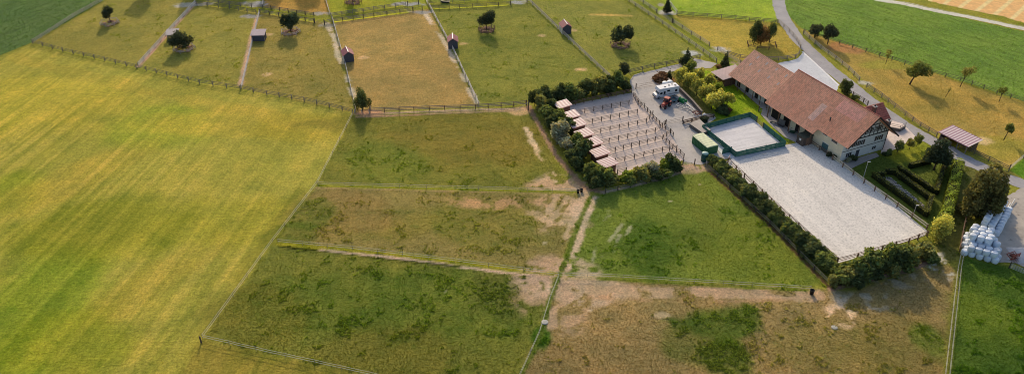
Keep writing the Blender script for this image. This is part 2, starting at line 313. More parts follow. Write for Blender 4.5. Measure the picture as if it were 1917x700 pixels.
stroke([(1100,556),(1300,566),(1480,560)], 1.0, (150,118,84), bare=1, namp=.6, amt=.7, broken=.4); stroke([(1120,521),(1300,533),(1510,543)], .8, (96,100,32), namp=.3, clump=.6)
spot((1575,590), 2.2, 3.4, (188,158,122), bare=1, clump=0, thr=.52, amt=.9); spot((1590,575), 2, 3, (206,168,128), bare=1, thr=.54, amt=.9); spot((1240,590), 1.6, .8, (154,132,98), bare=1, thr=.5); spot((1755,490), 2.2, 5, (196,186,170), bare=1, thr=.55, amt=.8); spot((1620,565), 6, 3, (150,140,120), bare=1, thr=.56, amt=.7); spot((1690,520), 5, 3, (150,132,108), bare=1, thr=.55, amt=.7)
stroke([(1325,318),(1440,420),(1553,538)], .9, (88,66,44), namp=.2, bare=1, soft=.2); stroke([(1555,541),(1640,520),(1700,505),(1745,487)], 1.3, (150,116,92), namp=.25, bare=1, soft=.3); stroke([(990,200),(1012,240),(1040,290),(1070,325),(1095,352),(1130,360)], 1.3, (146,114,86), namp=.25, bare=1, soft=.3); stroke([(1130,360),(1180,349),(1240,334),(1275,322)], .9, (166,144,116), namp=.25, bare=1, soft=.3)
spot((1295,316), 4, 2.2, (188,150,124), bare=1, amt=.85, clump=0, thr=.4); stroke([(1290,330),(1330,420)], 5, (106,106,40), amt=.4, namp=1)
for q in ((1216,306), (1310,346), (1255,377), (1030,540), (835,545), (1105,580), (1390,555), (1020,455)): spot(q, .45, .3, (176,158,126), bare=1, amt=.7, namp=.4)
stroke([(1104,370),(1078,430),(1062,480),(1047,516),(1030,560),(1020,600),(1006,645),(975,702)], 1.1, (92,100,36), soft=.3, namp=.25, clump=.6, bare=0, amt=.9)
stroke([(1035,513),(960,508),(850,493)], .7, (112,112,38), soft=.3, namp=.2, bare=0, amt=.8)
stroke([(600,350),(860,356),(1070,362)], .7, (116,114,40), soft=.3, namp=.2, bare=0, amt=.7)
# large-scale unevenness
_n = fbm(GXX, GYY, .045, 3)-.5; _n2 = fbm(GXX, GYY, .22, 4)-.5
_s = -math.sin(MOW_ANG)*GXX+math.cos(MOW_ANG)*GYY; _t = math.cos(MOW_ANG)*GXX+math.sin(MOW_ANG)*GYY
_m = (.25*(vnoise(_t*.012, _s*.30, 2)-.5)+.55*(vnoise(_t*.015+9, _s*.62, 4)-.5)+1.15*(vnoise(_t*.02+5, _s*1.05, 1)-.5))*AUX[..., 1]*(.35+1.3*vnoise(GXX*.03, GYY*.03, 1)); BASE *= (1+.22*_m)[..., None]; BASE[..., 0] *= 1+.12*_m; BASE[..., 2] *= 1+.2*_m
_g = np.clip(1.16-.16*AUX[..., 1]-.16*AUX[..., 2], 1, 1.16)[..., None]; BASE *= _g
BASE *= (1+.22*_n+.30*_n2)[..., None]; BASE[..., 0] *= 1+.22*_n2; BASE[:] = np.clip(BASE, .004, .8)
ny, nx = GXX.shape; V = np.stack([GXX, GYY, np.zeros_like(GXX)], -1).reshape(-1, 3)
idx = np.arange(nx*ny).reshape(ny, nx); Q = np.stack([idx[:-1,:-1], idx[:-1,1:], idx[1:,1:], idx[1:,:-1]], -1).reshape(-1, 4)
B9 = 2500.; e0 = len(V); EV = np.array([(-B9,-B9,0),(B9,-B9,0),(B9,B9,0),(-B9,B9,0)]); cn = [idx[0,0], idx[0,-1], idx[-1,-1], idx[-1,0]]
EQ = np.array([(e0+k, e0+(k+1)%4, cn[(k+1)%4], cn[k]) for k in range(4)])
# the outer ring joins the fine sheet only at its corners: its inner edge lies on the same straight lines
AV = np.concatenate([V, EV]); AQ = np.concatenate([Q, EQ])
COLV = np.concatenate([BASE.reshape(-1,3), np.tile(np.array([alb(120,118,44)]), (4,1))]); AUXV = np.concatenate([AUX.reshape(-1,3), np.tile(np.array([[.25,0,.1]]), (4,1))])
def np_mesh(name, v, q, attrs, m, smooth=False):
    me = bpy.data.meshes.new(name); nq = len(q); k = q.shape[1]
    me.vertices.add(len(v)); me.vertices.foreach_set('co', np.ascontiguousarray(v, np.float32).ravel())
    me.loops.add(nq*k); me.loops.foreach_set('vertex_index', np.ascontiguousarray(q, np.int32).ravel())
    me.polygons.add(nq); me.polygons.foreach_set('loop_start', np.arange(0, nq*k, k, dtype=np.int32)); me.polygons.foreach_set('loop_total', np.full(nq, k, np.int32))
    me.update(calc_edges=True)
    for an, c in attrs:
        a = me.attributes.new(an, 'FLOAT_COLOR', 'POINT'); c4 = np.ones((len(v), 4), np.float32); c4[:, :3] = c; a.data.foreach_set('color', c4.ravel())
    me.materials.append(m)
    return me
def ground_mat():
    m, t, N, L, B = new_mat('ground_cover'); tc = N.new('ShaderNodeTexCoord'); P = tc.outputs['Object']
    a = N.new('ShaderNodeAttribute'); a.attribute_name = 'base'; x = N.new('ShaderNodeAttribute'); x.attribute_name = 'aux'
    s = N.new('ShaderNodeSeparateColor'); L.new(x.outputs['Color'], s.inputs[0]); clump, mow, bare = s.outputs
    c = a.outputs['Color']
    # patches of drier and lusher grass, then single tufts
    n1 = nz(N, L, .16, 7, .72, P); dry = ramp(N, L, n1.outputs[0], [(.34, (.76,.84,.82)), (.5, (1,1,1)), (.66, (1.17,1.13,1.12))]); c = mixc(N, L, c, dry, .9, 'MULTIPLY')
    n1b = nz(N, L, .8, 4, .75, P); c = mixc(N, L, c, ramp(N, L, n1b.outputs[0], [(.30, (.56,.62,.58)), (.5, (1,1,1)), (.70, (1.42,1.34,1.30))]), .55, 'MULTIPLY')
    n2 = nz(N, L, 2.2, 3, .7, P); c = mixc(N, L, c, ramp(N, L, n2.outputs[0], [(.30, grey(.45)), (.5, grey(1.)), (.70, (1.55,1.5,1.4))]), .6, 'MULTIPLY')
    # rank dark tussocks where the horses do not graze
    n3 = nz(N, L, .42, 7, .72, P); ma = N.new('ShaderNodeMath'); ma.operation = 'MULTIPLY_ADD'; ma.inputs[1].default_value = .34; L.new(clump, ma.inputs[0]); L.new(n3.outputs[0], ma.inputs[2])
    cm = ramp(N, L, ma.outputs[0], [(.67, grey(0)), (.80, grey(.85))]); dk = mixc(N, L, c, (.64,.80,.62), 1., 'MULTIPLY'); c = mixc(N, L, c, dk, cm)
    # mown streaks
    mp = N.new('ShaderNodeMapping'); mp.inputs['Rotation'].default_value = (0, 0, -MOW_ANG); mp2 = N.new('ShaderNodeMapping'); mp2.inputs['Scale'].default_value = (.03, 1.1, 1)
    L.new(P, mp.inputs[0]); L.new(mp.outputs[0], mp2.inputs[0]); n4 = nz(N, L, 1.0, 4, .62, mp2.outputs[0])
    st = ramp(N, L, n4.outputs[0], [(.32, (.80,.85,.78)), (.5, (1,1,1)), (.68, (1.22,1.15,1.2))]); st2 = mixc(N, L, c, st, 1., 'MULTIPLY'); mf = N.new('ShaderNodeMath'); mf.operation = 'MULTIPLY'; mf.inputs[1].default_value = .6; L.new(mow, mf.inputs[0]); c = mixc(N, L, c, st2, mf.outputs[0])
    L.new(c, B.inputs['Base Color']); B.inputs['Roughness'].default_value = .95; B.inputs['Specular IOR Level'].default_value = .05
    b = N.new('ShaderNodeBump'); b.inputs['Distance'].default_value = .35; n5 = nz(N, L, 2.6, 4, .75, P); L.new(n5.outputs[0], b.inputs['Height'])
    bs = N.new('ShaderNodeMath'); bs.operation = 'MULTIPLY_ADD'; bs.inputs[1].default_value = -.32; bs.inputs[2].default_value = .5; L.new(bare, bs.inputs[0]); L.new(bs.outputs[0], b.inputs['Strength']); L.new(b.outputs[0], B.inputs['Normal'])
    return m
gme = np_mesh('ground', AV, AQ, [('base', COLV), ('aux', AUXV)], ground_mat()); go = bpy.data.objects.new('ground', gme); C.objects.link(go); go['kind'] = 'structure'
# ---------------------------------------------------------------- sheets laid on the ground
LEVEL = [.0]; HARD = []
def sheet(name, px, m, jit=.18, step=.8, z=None, kind='structure', world=False):
    p = px if world else W(px); q = []
    for i in range(len(p)):
        a, b = p[i], p[(i+1) % len(p)]; n = max(1, int(math.hypot(b[0]-a[0], b[1]-a[1])/step))
        for k in range(n):
            t = k/n; x, y = a[0]+(b[0]-a[0])*t, a[1]+(b[1]-a[1])*t
            j = jit*2; q.append((x+j*(fbm(np.array([x]), np.array([y]), .6, 1)[0]-.5)*2, y+j*(fbm(np.array([x]), np.array([y]), .6, 4)[0]-.5)*2))
    HARD.append((name, q)); LEVEL[0] += .005; zz = LEVEL[0] if z is None else z
    bm = bmesh.new(); f = bm.faces.new([bm.verts.new((x, y, zz)) for x, y in q]); f.normal_update()
    if f.normal.z < 0: f.normal_flip()
    bmesh.ops.triangulate(bm, faces=[f]); me = bpy.data.meshes.new(name); bm.to_mesh(me); bm.free(); me.materials.append(m)
    o = bpy.data.objects.new(name, me); C.objects.link(o); o['kind'] = kind; return o
def band(px, width):
    p = [Vector(q) for q in W(px)]; l, r = [], []; wd = width if isinstance(width, list) else [width]*len(p)
    for i, q in enumerate(p):
        d = (p[min(i+1, len(p)-1)]-p[max(i-1, 0)]).normalized(); nrm = Vector((-d.y, d.x))*wd[i]/2; l.append(tuple(q+nrm)); r.append(tuple(q-nrm))
    return l+r[::-1]
def gravel_mat(name, col, dark=.75, speck=.5, sscale=3.0, patch=.35, bump=.3, streak=None, spk=(.62,.70)):
    m, t, N, L, B = new_mat(name); tc = N.new('ShaderNodeTexCoord'); P = tc.outputs['Object']
    n = nz(N, L, patch, 6, .68, P); c = mixc(N, L, tuple(col), ramp(N, L, n.outputs[0], [(.3, grey(dark)), (.55, grey(1)), (.75, (1.14,1.12,1.08))]), 1., 'MULTIPLY')
    n2 = nz(N, L, sscale, 3, .6, P); c = mixc(N, L, c, ramp(N, L, n2.outputs[0], [(spk[0]-.27, (1.08,1.08,1.08)), (spk[0], grey(1)), (spk[1], grey(speck))]), 1., 'MULTIPLY')
    if streak:
        ang, sc, amt = streak; mp = N.new('ShaderNodeMapping'); mp.inputs['Rotation'].default_value = (0,0,-ang); mp2 = N.new('ShaderNodeMapping'); mp2.inputs['Scale'].default_value = sc
        L.new(P, mp.inputs[0]); L.new(mp.outputs[0], mp2.inputs[0]); n3 = nz(N, L, 1., 3, .6, mp2.outputs[0])
        c = mixc(N, L, c, ramp(N, L, n3.outputs[0], [(.35, grey(1-amt)), (.62, grey(1+amt*.5))]), 1., 'MULTIPLY')
    L.new(c, B.inputs['Base Color']); B.inputs['Roughness'].default_value = .9; B.inputs['Specular IOR Level'].default_value = .15
    b = N.new('ShaderNodeBump'); b.inputs['Strength'].default_value = bump; b.inputs['Distance'].default_value = .12; L.new(n2.outputs[0], b.inputs['Height']); L.new(b.outputs[0], B.inputs['Normal'])
    return m
def field_mat(name, col, ang, row=.5, c_lo=.55, c_hi=1.35, bump=.8, sc=(.25, 1.3, 1)):
    m, t, N, L, B = new_mat(name); tc = N.new('ShaderNodeTexCoord'); P = tc.outputs['Object']
    mp = N.new('ShaderNodeMapping'); mp.inputs['Rotation'].default_value = (0,0,-ang); mp2 = N.new('ShaderNodeMapping'); mp2.inputs['Scale'].default_value = sc; L.new(P, mp.inputs[0]); L.new(mp.outputs[0], mp2.inputs[0])
    n = nz(N, L, row, 6, .72, mp2.outputs[0]); c = mixc(N, L, tuple(col), ramp(N, L, n.outputs[0], [(.3, grey(c_lo)), (.5, grey(1)), (.7, (c_hi, c_hi*.97, c_hi*.9))]), 1., 'MULTIPLY')
    n2 = nz(N, L, .05, 4, .6, P); c = mixc(N, L, c, ramp(N, L, n2.outputs[0], [(.3, (.8,.88,.85)), (.7, (1.25,1.12,1.05))]), 1., 'MULTIPLY')
    n3 = nz(N, L, 2.4, 3, .7, P); c = mixc(N, L, c, ramp(N, L, n3.outputs[0], [(.3, grey(.55)), (.7, grey(1.35))]), .8, 'MULTIPLY')
    L.new(c, B.inputs['Base Color']); B.inputs['Roughness'].default_value = .95; B.inputs['Specular IOR Level'].default_value = .05
    ad = N.new('ShaderNodeMath'); L.new(n.outputs[0], ad.inputs[0]); L.new(n3.outputs[0], ad.inputs[1])
    b = N.new('ShaderNodeBump'); b.inputs['Strength'].default_value = bump; b.inputs['Distance'].default_value = .4; L.new(ad.outputs[0], b.inputs['Height']); L.new(b.outputs[0], B.inputs['Normal'])
    return m
def ang_px(a, b): A, B_ = at(*a), at(*b); return math.atan2(B_[1]-A[1], B_[0]-A[0])
CROP_L = [(-420,-120),(-20,-120),(60,-60),(200,-2),(62,79),(0,104),(-300,200)]
CROP_R = [(1470,-60),(1468,0),(1476,30),(1498,52),(1530,66),(1650,104),(1917,190),(2150,268),(2300,140),(1917,60),(1810,36),(1740,20),(1690,8),(1640,0),(1560,-60)]
sheet('crop_field', CROP_L, field_mat('dark_crop', alb(84,104,56), ang_px((0,100),(200,20)), .6, .6, 1.3, 1., (.12,.9,1)))
sheet('crop_field', CROP_R, field_mat('green_crop', alb(108,130,56), ang_px((1560,60),(1917,185)), .5, .6, 1.35, 1., (.3,1.1,1)))
STUB = [(1735,-60),(1738,3),(1800,16),(1870,30),(1917,43),(2150,100),(2300,-60)]
def stub_mat():
    m, t, N, L, B = new_mat('stubble'); tc = N.new('ShaderNodeTexCoord'); P = tc.outputs['Object']
    mp = N.new('ShaderNodeMapping'); mp.inputs['Rotation'].default_value = (0,0,-ang_px((1800,16),(1830,-8))); L.new(P, mp.inputs[0])
    wv = N.new('ShaderNodeTexWave'); wv.bands_direction = 'Y'; wv.inputs['Scale'].default_value = .062; wv.inputs['Distortion'].default_value = 1.4; wv.inputs['Detail'].default_value = 3; wv.inputs['Detail Scale'].default_value = .6; L.new(mp.outputs[0], wv.inputs[0])
    c = mixc(N, L, alb(204,152,92), alb(220,180,122), ramp(N, L, wv.outputs[0], [(.70, grey(0)), (.95, grey(.7))])); n = nz(N, L, .5, 6, .7, P); c = mixc(N, L, c, ramp(N, L, n.outputs[0], [(.3, grey(.78)), (.7, grey(1.2))]), 1., 'MULTIPLY')
    L.new(c, B.inputs['Base Color']); B.inputs['Roughness'].default_value = .95; return m
sheet('stubble_field', STUB, stub_mat(), jit=.5)
gravel_track = gravel_mat('track_gravel', alb(186,176,158), .8, .6, 1.5, .3)
sheet('field_track', band([(1560,-40),(1643,0),(1697,8),(1746,19),(1814,32),(1917,54),(2150,110)], 3.4), gravel_track, world=True, jit=.25)
sheet('grass_verge', band([(1598,-40),(1650,-3),(1697,6.0),(1746,16.5),(1814,29.3),(1917,51.2)], .6), mat('verge_grass', alb(128,126,60), .95, .3, 1.2), world=True)
asphalt = gravel_mat('worn_asphalt', alb(146,139,135), .8, .72, 2.2, .22, .15)
ROAD = [(1452,-60),(1457,0),(1460,17),(1468,37),(1478,52),(1494,75),(1520,99),(1550,127),(1584,154),(1622,185),(1660,214),(1710,246),(1775,280),(1816,304),(1866,325),(1917,346),(2100,420)]
sheet('road', band(ROAD, 4.3), asphalt, jit=.22, world=True)
grey_gravel = gravel_mat('grey_gravel', alb(180,177,174), .86, .7, 2.5, .25, .2)
yard_gravel = gravel_mat('yard_gravel', alb(162,152,142), .8, .7, 2.2, .2, .2)
sheet('forecourt', [(1400,118),(1457,119),(1489,112),(1500,103),(1503,98),(1570,160),(1562,182),(1530,182),(1490,160)], grey_gravel)
sheet('kerb_strip', band([(1502,97),(1537,129),(1570,160)], .55), mat('pale_kerb', alb(226,210,190), .8, .15), world=True, jit=.04)
sheet('yard', [(1343,119),(1300,110),(1268,121),(1203,137),(1186,143),(1180,154),(1181,166),(1184,185),(1205,207),(1235,240),(1258,275),(1278,302),(1312,309),(1345,300),(1372,296),(1374,290),(1312,243),(1340,222),(1336,214),(1312,214),(1271,170),(1246,158),(1228,150),(1236,138),(1300,129),(1331,128)], yard_gravel)
sheet('terrace', [(1648,288),(1668,225),(1690,232),(1720,262),(1700,262),(1690,275),(1655,286)], gravel_mat('pale_paving', alb(196,176,160), .85, .8, 2, .4), jit=.08)
sheet('house_path', [(1571,305),(1640,286),(1646,293),(1614,306),(1590,318)], gravel_mat('grey_paving', alb(150,138,126), .85, .8, 2, .4), jit=.05)
PEN_ANG = ang_px((1157,304),(1240,284))
z6 = zv(980,130,2.916)
sheet('paddock_sand', z6((225,205),(320,183),(590,128),(612,140),(640,190),(705,250),(770,310),(800,355),(878,492),(845,505),(700,545),(515,580),(430,560),(400,480),(330,360),(260,260),(205,215)),
      gravel_mat('pen_sand', alb(181,161,146), .82, .70, 1.5, .3, .25, (PEN_ANG, (.07, 1.3, 1), .10)), jit=.15)
ARENA_L = ang_px((1565,492),(1360,307)); sand = alb(202,189,176)
sheet('riding_arena_sand', [(1358,306),(1364,299),(1420,287),(1472,276),(1492,268),(1522,270),(1575,307),(1640,352),(1736,433),(1730,441),(1650,468),(1567,494)],
      gravel_mat('arena_sand', sand, .90, .74, 2.4, .12, .5, (ARENA_L, (.03, .7, 1), .06), (.52,.64)), jit=.1)
sheet('gravel_strip', [(1364,300),(1377,294),(1470,272),(1492,268),(1500,272),(1440,285),(1380,302)], gravel_mat('grey_chips', alb(168,164,162), .85, .62, 3, .4, .4), jit=.2)
sheet('small_arena_sand', [(1314,243),(1404,219),(1469,274),(1377,294)], gravel_mat('lunge_sand', alb(192,184,178), .9, .8, 1.8, .2, .25, (ang_px((1330,245),(1405,230)), (.08, .8, 1), .12)), jit=.02)
sheet('concrete_apron', [(1312,243),(1316,243),(1380,292),(1370,297),(1352,291)], gravel_mat('pale_concrete', alb(190,188,182), .88, .85, 2, .5), jit=.05)
sheet('stable_walk', [(1375,160),(1381,156),(1436,197),(1494,240),(1506,268),(1492,268),(1470,258),(1446,238),(1424,215),(1428,205)], gravel_mat('grey_walk', alb(150,142,136), .85, .8, 2, .4), jit=.05)
sheet('storage_yard', [(1880,372),(1917,352),(2100,430),(2100,540),(1925,505),(1900,492),(1846,490),(1852,440)], gravel_mat('pale_yard', alb(158,146,132), .68, .6, 1.0, .16, .4), jit=.3)
# ================================================================ FENCES
def wood(name, col, var=.3): return mat(name, col, .85, var, 2.5, .2, 10, stretch=(1, 1, 4))
WOOD = dict(grey=wood('grey_wood', (.27,.235,.20)), pale=wood('pale_wood', (.52,.46,.40)), brown=wood('brown_wood', (.20,.125,.085)), dark=wood('dark_wood', (.11,.085,.07)), olive=wood('mossy_wood', (.20,.19,.12)), cream=wood('cream_boards', (.60,.52,.38), .15), white=wood('white_boards', (.74,.70,.66), .12), green=wood('green_boards', (.035,.14,.105), .2))
TAPE = mat('white_tape', (.66,.64,.54), .6, .05); METAL = mat('galvanised', (.50,.51,.52), .45, .15, 3, metal=.6); DARKM = mat('dark_metal', (.05,.05,.055), .5, .2)
_post = {}
def post_mesh(w, h, m, rnd=False):
    k = (round(w,3), round(h,2), m.name, rnd)
    if k not in _post:
        b = MB()
        if rnd: b.tube([(0,0,-.1),(0,0,h-.03),(0,0,h)], [w/2, w/2, w*.36], 7)
        else: b.box(-w/2, w/2, -w/2, w/2, -.1, h)
        o = b.build('post', m); _post[k] = o.data; bpy.data.objects.remove(o)
    return _post[k]
def resample(pts, sp):
    out = []; n = len(pts)
    for i in range(n-1):
        a, b = Vector(pts[i]), Vector(pts[i+1]); k = max(1, round((b-a).length/sp))
        for j in range(k): out.append(a+(b-a)*j/k)
    out.append(Vector(pts[-1])); return out
def fence(px, label, post='grey', rail='grey', h=1.35, sp=4.2, rails=(.4,.8,1.2), rh=.15, rt=.05, pw=.19, rnd=False, name='wooden_fence', cat='fence', world=False, group=None, wob=.04):
    p = px if world else W(px); q = resample(p, sp); o = q[0]; t = thing(name, label, cat, (o.x, o.y, 0), group=group); me = post_mesh(pw, h, WOOD[post], rnd)
    for i, v in enumerate(q):
        d = q[min(i+1, len(q)-1)]-q[max(i-1, 0)]
        c = child('post', me, t, (v.x-o.x, v.y-o.y, 0), math.atan2(d.y, d.x), (1, 1, random.uniform(.94, 1.06))); c.rotation_euler[0] = random.uniform(-wob, wob); c.rotation_euler[1] = random.uniform(-wob, wob)
    for z in rails:
        b = MB()
        for i in range(len(q)-1):
            a, e = q[i]-o, q[i+1]-o; d = (e-a).normalized(); nn = Vector((-d.y, d.x))*(pw/2+rt/2-.01)
            b.bar((a.x+nn.x, a.y+nn.y, z+random.uniform(-.03,.03)), (e.x+nn.x, e.y+nn.y, z+random.uniform(-.03,.03)), rt, rh)
        b.build('rail', WOOD[rail], t)
    return t
def tape_fence(px, label, h=1.15, sp=6, zs=(.55,1.05), th=.05):
    q = resample(W(px), sp); o = q[0]; t = thing('electric_tape_fence', label, 'fence', (o.x, o.y, 0)); me = post_mesh(.07, h, WOOD['grey'], True)
    for v in q: child('post', me, t, (v.x-o.x, v.y-o.y, 0))
    for z in zs:
        b = MB()
        for i in range(len(q)-1):
            a, e = q[i]-o, q[i+1]-o; L_ = (e-a).length; pts = []
            for k in range(5):
                s = k/4; pts.append((a.x+(e.x-a.x)*s, a.y+(e.y-a.y)*s, z-.06*math.sin(math.pi*s)))
            for k in range(4): b.bar(pts[k], pts[k+1], .03, th)
        b.build('tape', TAPE, t)
    return t
z1 = zv(0,0,2.917); z2 = zv(430,0,2.917); z3 = zv(860,0,2.917); z4 = zv(1160,0,3.5); z5 = zv(1437,0,2.917); z9 = zv(1597,220,2.916); z10 = zv(1280,250,2.258)
fence([(204,-4)]+z1((400,97),(180,238)), 'pale post and rail fence along the dark green crop field at top left', 'pale', 'pale')
fence([(62,82),(118,97),(177,110),(237,124),(293,137),(374,157),(450,168)], 'long weathered fence between the mown meadow and the two leftmost far paddocks', 'grey', 'olive', rh=.1)
fence([(450,168),(500,178),(570,190),(641,207),(661,213)], 'weathered fence at the foot of the far paddock with the lean-roofed hut', 'grey', 'olive', rh=.1)
fence([(366,7),(310,68),(259,125)], 'pale board fence beside a sandy strip between the two leftmost far paddocks', 'grey', 'white', rh=.23)
fence([(486,24),(470,90),(452,166)], 'white board fence running down to the meadow past the lean-roofed hut', 'pale', 'white', rh=.23)
fence([(622,38),(645,118),(666,209)], 'pale fence left of the dry brown paddock, ending at a small tree', 'pale', 'white', rh=.20)
fence([(803,13),(850,100),(896,199)], 'pale fence right of the dry brown paddock', 'pale', 'white', rh=.20)
fence([(988,2),(1064,75),(1141,147)], 'pale fence climbing past the easternmost red-roofed hut', 'pale', 'pale', rh=.20)
fence([(1166,-3),(1240,46),(1316,99),(1341,117)], 'left fence of the grassy lane running up from the farm drive', 'grey', 'pale')
fence([(1192,0),(1229,24)], 'right fence of the grassy lane, short run above the small conifer', 'grey', 'pale')
fence([(1260,44),(1294,66),(1328,87)], 'right fence of the grassy lane along the dry yellow paddock', 'grey', 'pale'); fence([(1343,95),(1362,108),(1386,121)], 'right fence of the grassy lane, short run next to the stable roof', 'grey', 'pale')
fence([(1245,-3),(1257,14),(1267,27)], 'short white fence climbing from the small conifer to the top edge', 'pale', 'white')
fence([(1267,28),(1297,31),(1377,37),(1455,44)], 'fence between the bright lawn and the dry yellow paddock', 'grey', 'olive')
fence([(1457,44),(1477,61),(1491,77),(1498,90)], 'pale curved fence along the road bend at the yellow paddock', 'pale', 'pale', sp=3)
fence([(1498,91),(1496,101),(1489,109),(1457,114),(1409,112),(1385,110),(1362,103)], 'fence round the lower edge of the yellow paddock behind the stable roof', 'grey', 'grey', sp=3.4)
fence([(1504,65),(1536,93),(1564,113),(1588,132),(1608,152)], 'pale fence between the road and the orchard pasture, upper run', 'grey', 'pale', sp=3.4)
fence([(1622,164),(1650,183),(1674,202),(1694,217),(1722,238),(1753,256)], 'fence between the road and the orchard pasture, run ending at the striped-roof field shelter', 'grey', 'grey', sp=3.4)
fence([(1795,278),(1823,289),(1850,302),(1868,311),(1888,321)], 'mossy fence along the road below the striped-roof field shelter', 'olive', 'olive', sp=3)
fence([(1504,62),(1571,83),(1646,106),(1742,138),(1797,152),(1841,167),(1917,193),(1990,220)], 'long dark green fence between the green crop and the orchard pasture', 'olive', 'olive', sp=3.6, rh=.08)
fence([(368,9),(430,17),(480,26)], 'lower fence of the grass lane at the top left', 'grey', 'olive', sp=3.8); fence([(487,25),(540,34),(588,43)], 'lower lane fence behind the twin-crowned tree', 'dark', 'grey', sp=3.8)
fence([(608,46),(622,43),(700,32),(773,22)], 'lower lane fence above the dry brown paddock', 'dark', 'grey', sp=3.8); fence([(803,18),(860,16),(910,13),(956,10)], 'lower lane fence above the paddock with the walled tree', 'dark', 'olive', sp=3.8)
fence([(370,1),(430,10),(492,16)], 'upper fence of the grass lane at the top left', 'grey', 'grey', sp=3.8); fence([(492,16),(540,24),(588,31)], 'upper lane fence below the brown strip at the top edge', 'dark', 'grey', sp=3.8)
fence([(620,32),(700,20),(760,11)], 'upper lane fence below the stone ring at the top edge', 'grey', 'grey', sp=3.8); fence([(803,8),(870,4),(940,0)], 'upper lane fence above the walled tree', 'grey', 'olive', sp=3.8)
fence([(492,15),(496,-3)], 'white paddock divider at the top edge left of the brown strip', 'pale', 'white', rh=.23); fence([(618,27),(609,-2)], 'white paddock divider at the top edge right of the brown strip', 'pale', 'white', rh=.23); fence([(801,9),(796,-2)], 'white paddock divider at the top edge above the dry brown paddock', 'pale', 'white', rh=.23)
fence([(1179,138),(1225,127),(1271,119),(1310,110)], 'fence along the drive below the paddock with the twin bushy trees', 'grey', 'olive', sp=3.4)
fence([(692,211),(775,208),(890,204),(938,201),(985,197)], 'long fence with a sandy path between the brown paddock and the near green paddock', 'brown', 'grey', sp=3.8)
tape_fence([(661,216),(594,346)], 'white electric tape fence up the meadow edge to the small corner tree'); tape_fence([(594,346),(511,454)], 'white electric tape fence along the meadow edge of the middle brown paddock')
tape_fence([(511,454),(380,634)], 'white electric tape fence along the meadow edge of the near green paddock'); tape_fence([(380,634),(480,657),(590,681),(690,703),(760,719)], 'white electric tape fence crossing the bottom edge from the dark corner post', th=.07)
tape_fence([(596,348),(850,355),(1080,361)], 'white electric tape fence between the upper green and the middle brown paddock'); tape_fence([(521,455),(660,468),(850,491),(1046,517)], 'white electric tape fence between the middle brown and the near green paddock')
tape_fence([(1048,518),(1100,518),(1300,530),(1517,543)], 'white electric tape fence above the bare brown paddock, ending at a black trough'); tape_fence([(1046,520),(1030,560),(1010,625),(975,702),(966,720)], 'white electric tape fence down past the round white lid')
tape_fence([(1797,480),(1791,510),(1768,702),(1765,722)], 'yellowed double tape fence down the right edge beside the lush green field', th=.06)
tape_fence([(1802,482),(1797,510),(1776,702),(1773,722)], 'second tape fence a step to the right of the yellowed double tape', th=.05)
tape_fence([(985,198),(992,201)], 'short white tape gate beside the dark corner post at the hedge', sp=2)
# the yard pens
def row(name, pts, label, **k): return fence(z6(*pts), label, name=name, group=None, **k)
PK = dict(post='dark', rail='grey', h=1.4, sp=2.45, rails=(.45,.85,1.22), rh=.09, pw=.16, wob=.015)
fence(z6((238,205),(420,165),(590,130)), 'brown fence along the back hedge of the sand pens', **{**PK, 'post': 'brown', 'rail': 'brown', 'rh': .13})
PR = [((285,248),(575,193)), ((325,304),(620,243)), ((370,358),(670,292)), ((415,410),(718,345)), ((455,463),(760,383)), ((500,512),(757,450)), ((512,575),(560,562))]
for k, (a, b) in enumerate(PR): fence(z6(a, b), '%s pen divider fence counted from the back hedge across the sand pens' % ORD[k], **PK)
z12 = zv(1180,200,5.3875)
R1 = z6((607,157),(640,205))+z12((170,55),(198,90),(226,125),(258,155),(290,185),(320,215),(350,240)); fence(R1[:5], 'posts and rails at the yard end of the sand pens, upper run by the gate', **PK); fence(R1[4:]+z12((405,270),(430,305)), 'posts and rails at the yard end of the sand pens, middle run', **PK)
fence(z12((325,330),(358,365),(390,388),(425,425),(463,462),(500,478),(537,525)), 'posts and rails at the yard end of the sand pens, lower run by the hedge', **PK)
fence(z6((600,150),(625,195),(660,210)), 'short inner gate rails at the top corner of the sand pens', **{**PK, 'sp': 2})
for k, (a, b) in enumerate((((670,292),(705,250)), ((718,345),(770,305)), ((760,383),(800,350)), ((757,450),(835,440)))): fence(z6(a, b), '%s short gate panel linking a pen divider to the yard fence, counted from the back' % ORD[k], **{**PK, 'sp': 2.2})
# arena fences
AK = dict(h=1.5, sp=3.3, rails=(.55,1.0,1.32), rh=.11, pw=.22, wob=.015)
fence([(1362,306),(1460,397),(1566,493)], 'brown fence along the left long side of the riding arena', 'brown', 'brown', **AK)
fence([(1566,494),(1604,484),(1650,470),(1700,456),(1735,442)], 'brown fence along the short lower side of the riding arena', 'brown', 'brown', **AK)
fence(z10((627,112),(760,212),(900,312),(1025,404)), 'two-board fence along the house and garden side of the riding arena', 'brown', 'cream', 1.3, 3.4, (.62,1.12), .25, .06, .2)
fence(z10((533,46),(610,99)), 'short brown two-board fence between the house wall and the arena', 'brown', 'brown', 1.3, 2.6, (.65,1.12), .16)
fence([(1321,312),(1440,420),(1554,536)], 'dark pole fence outside the shrub bank along the arena', 'dark', 'grey', 1.0, 5, (.45,.92), .1); fence([(1556,537),(1640,517),(1700,501),(1747,484)], 'thin dark fence below the shrubs at the lower end of the arena', 'dark', 'dark', 1.0, 4, (.45,.92), .06, pw=.1)
fence([(1321,312),(1326,298)], 'short pale hurdle beside the green water tank', 'pale', 'pale', 1.2, 2, (.4,.75,1.1), .1)
fence([(1133,361),(1180,351),(1240,336),(1274,322)], 'dark fence below the shrubs at the foot of the sand pens', 'dark', 'grey', 1.1, 4, (.5,.95), .08)
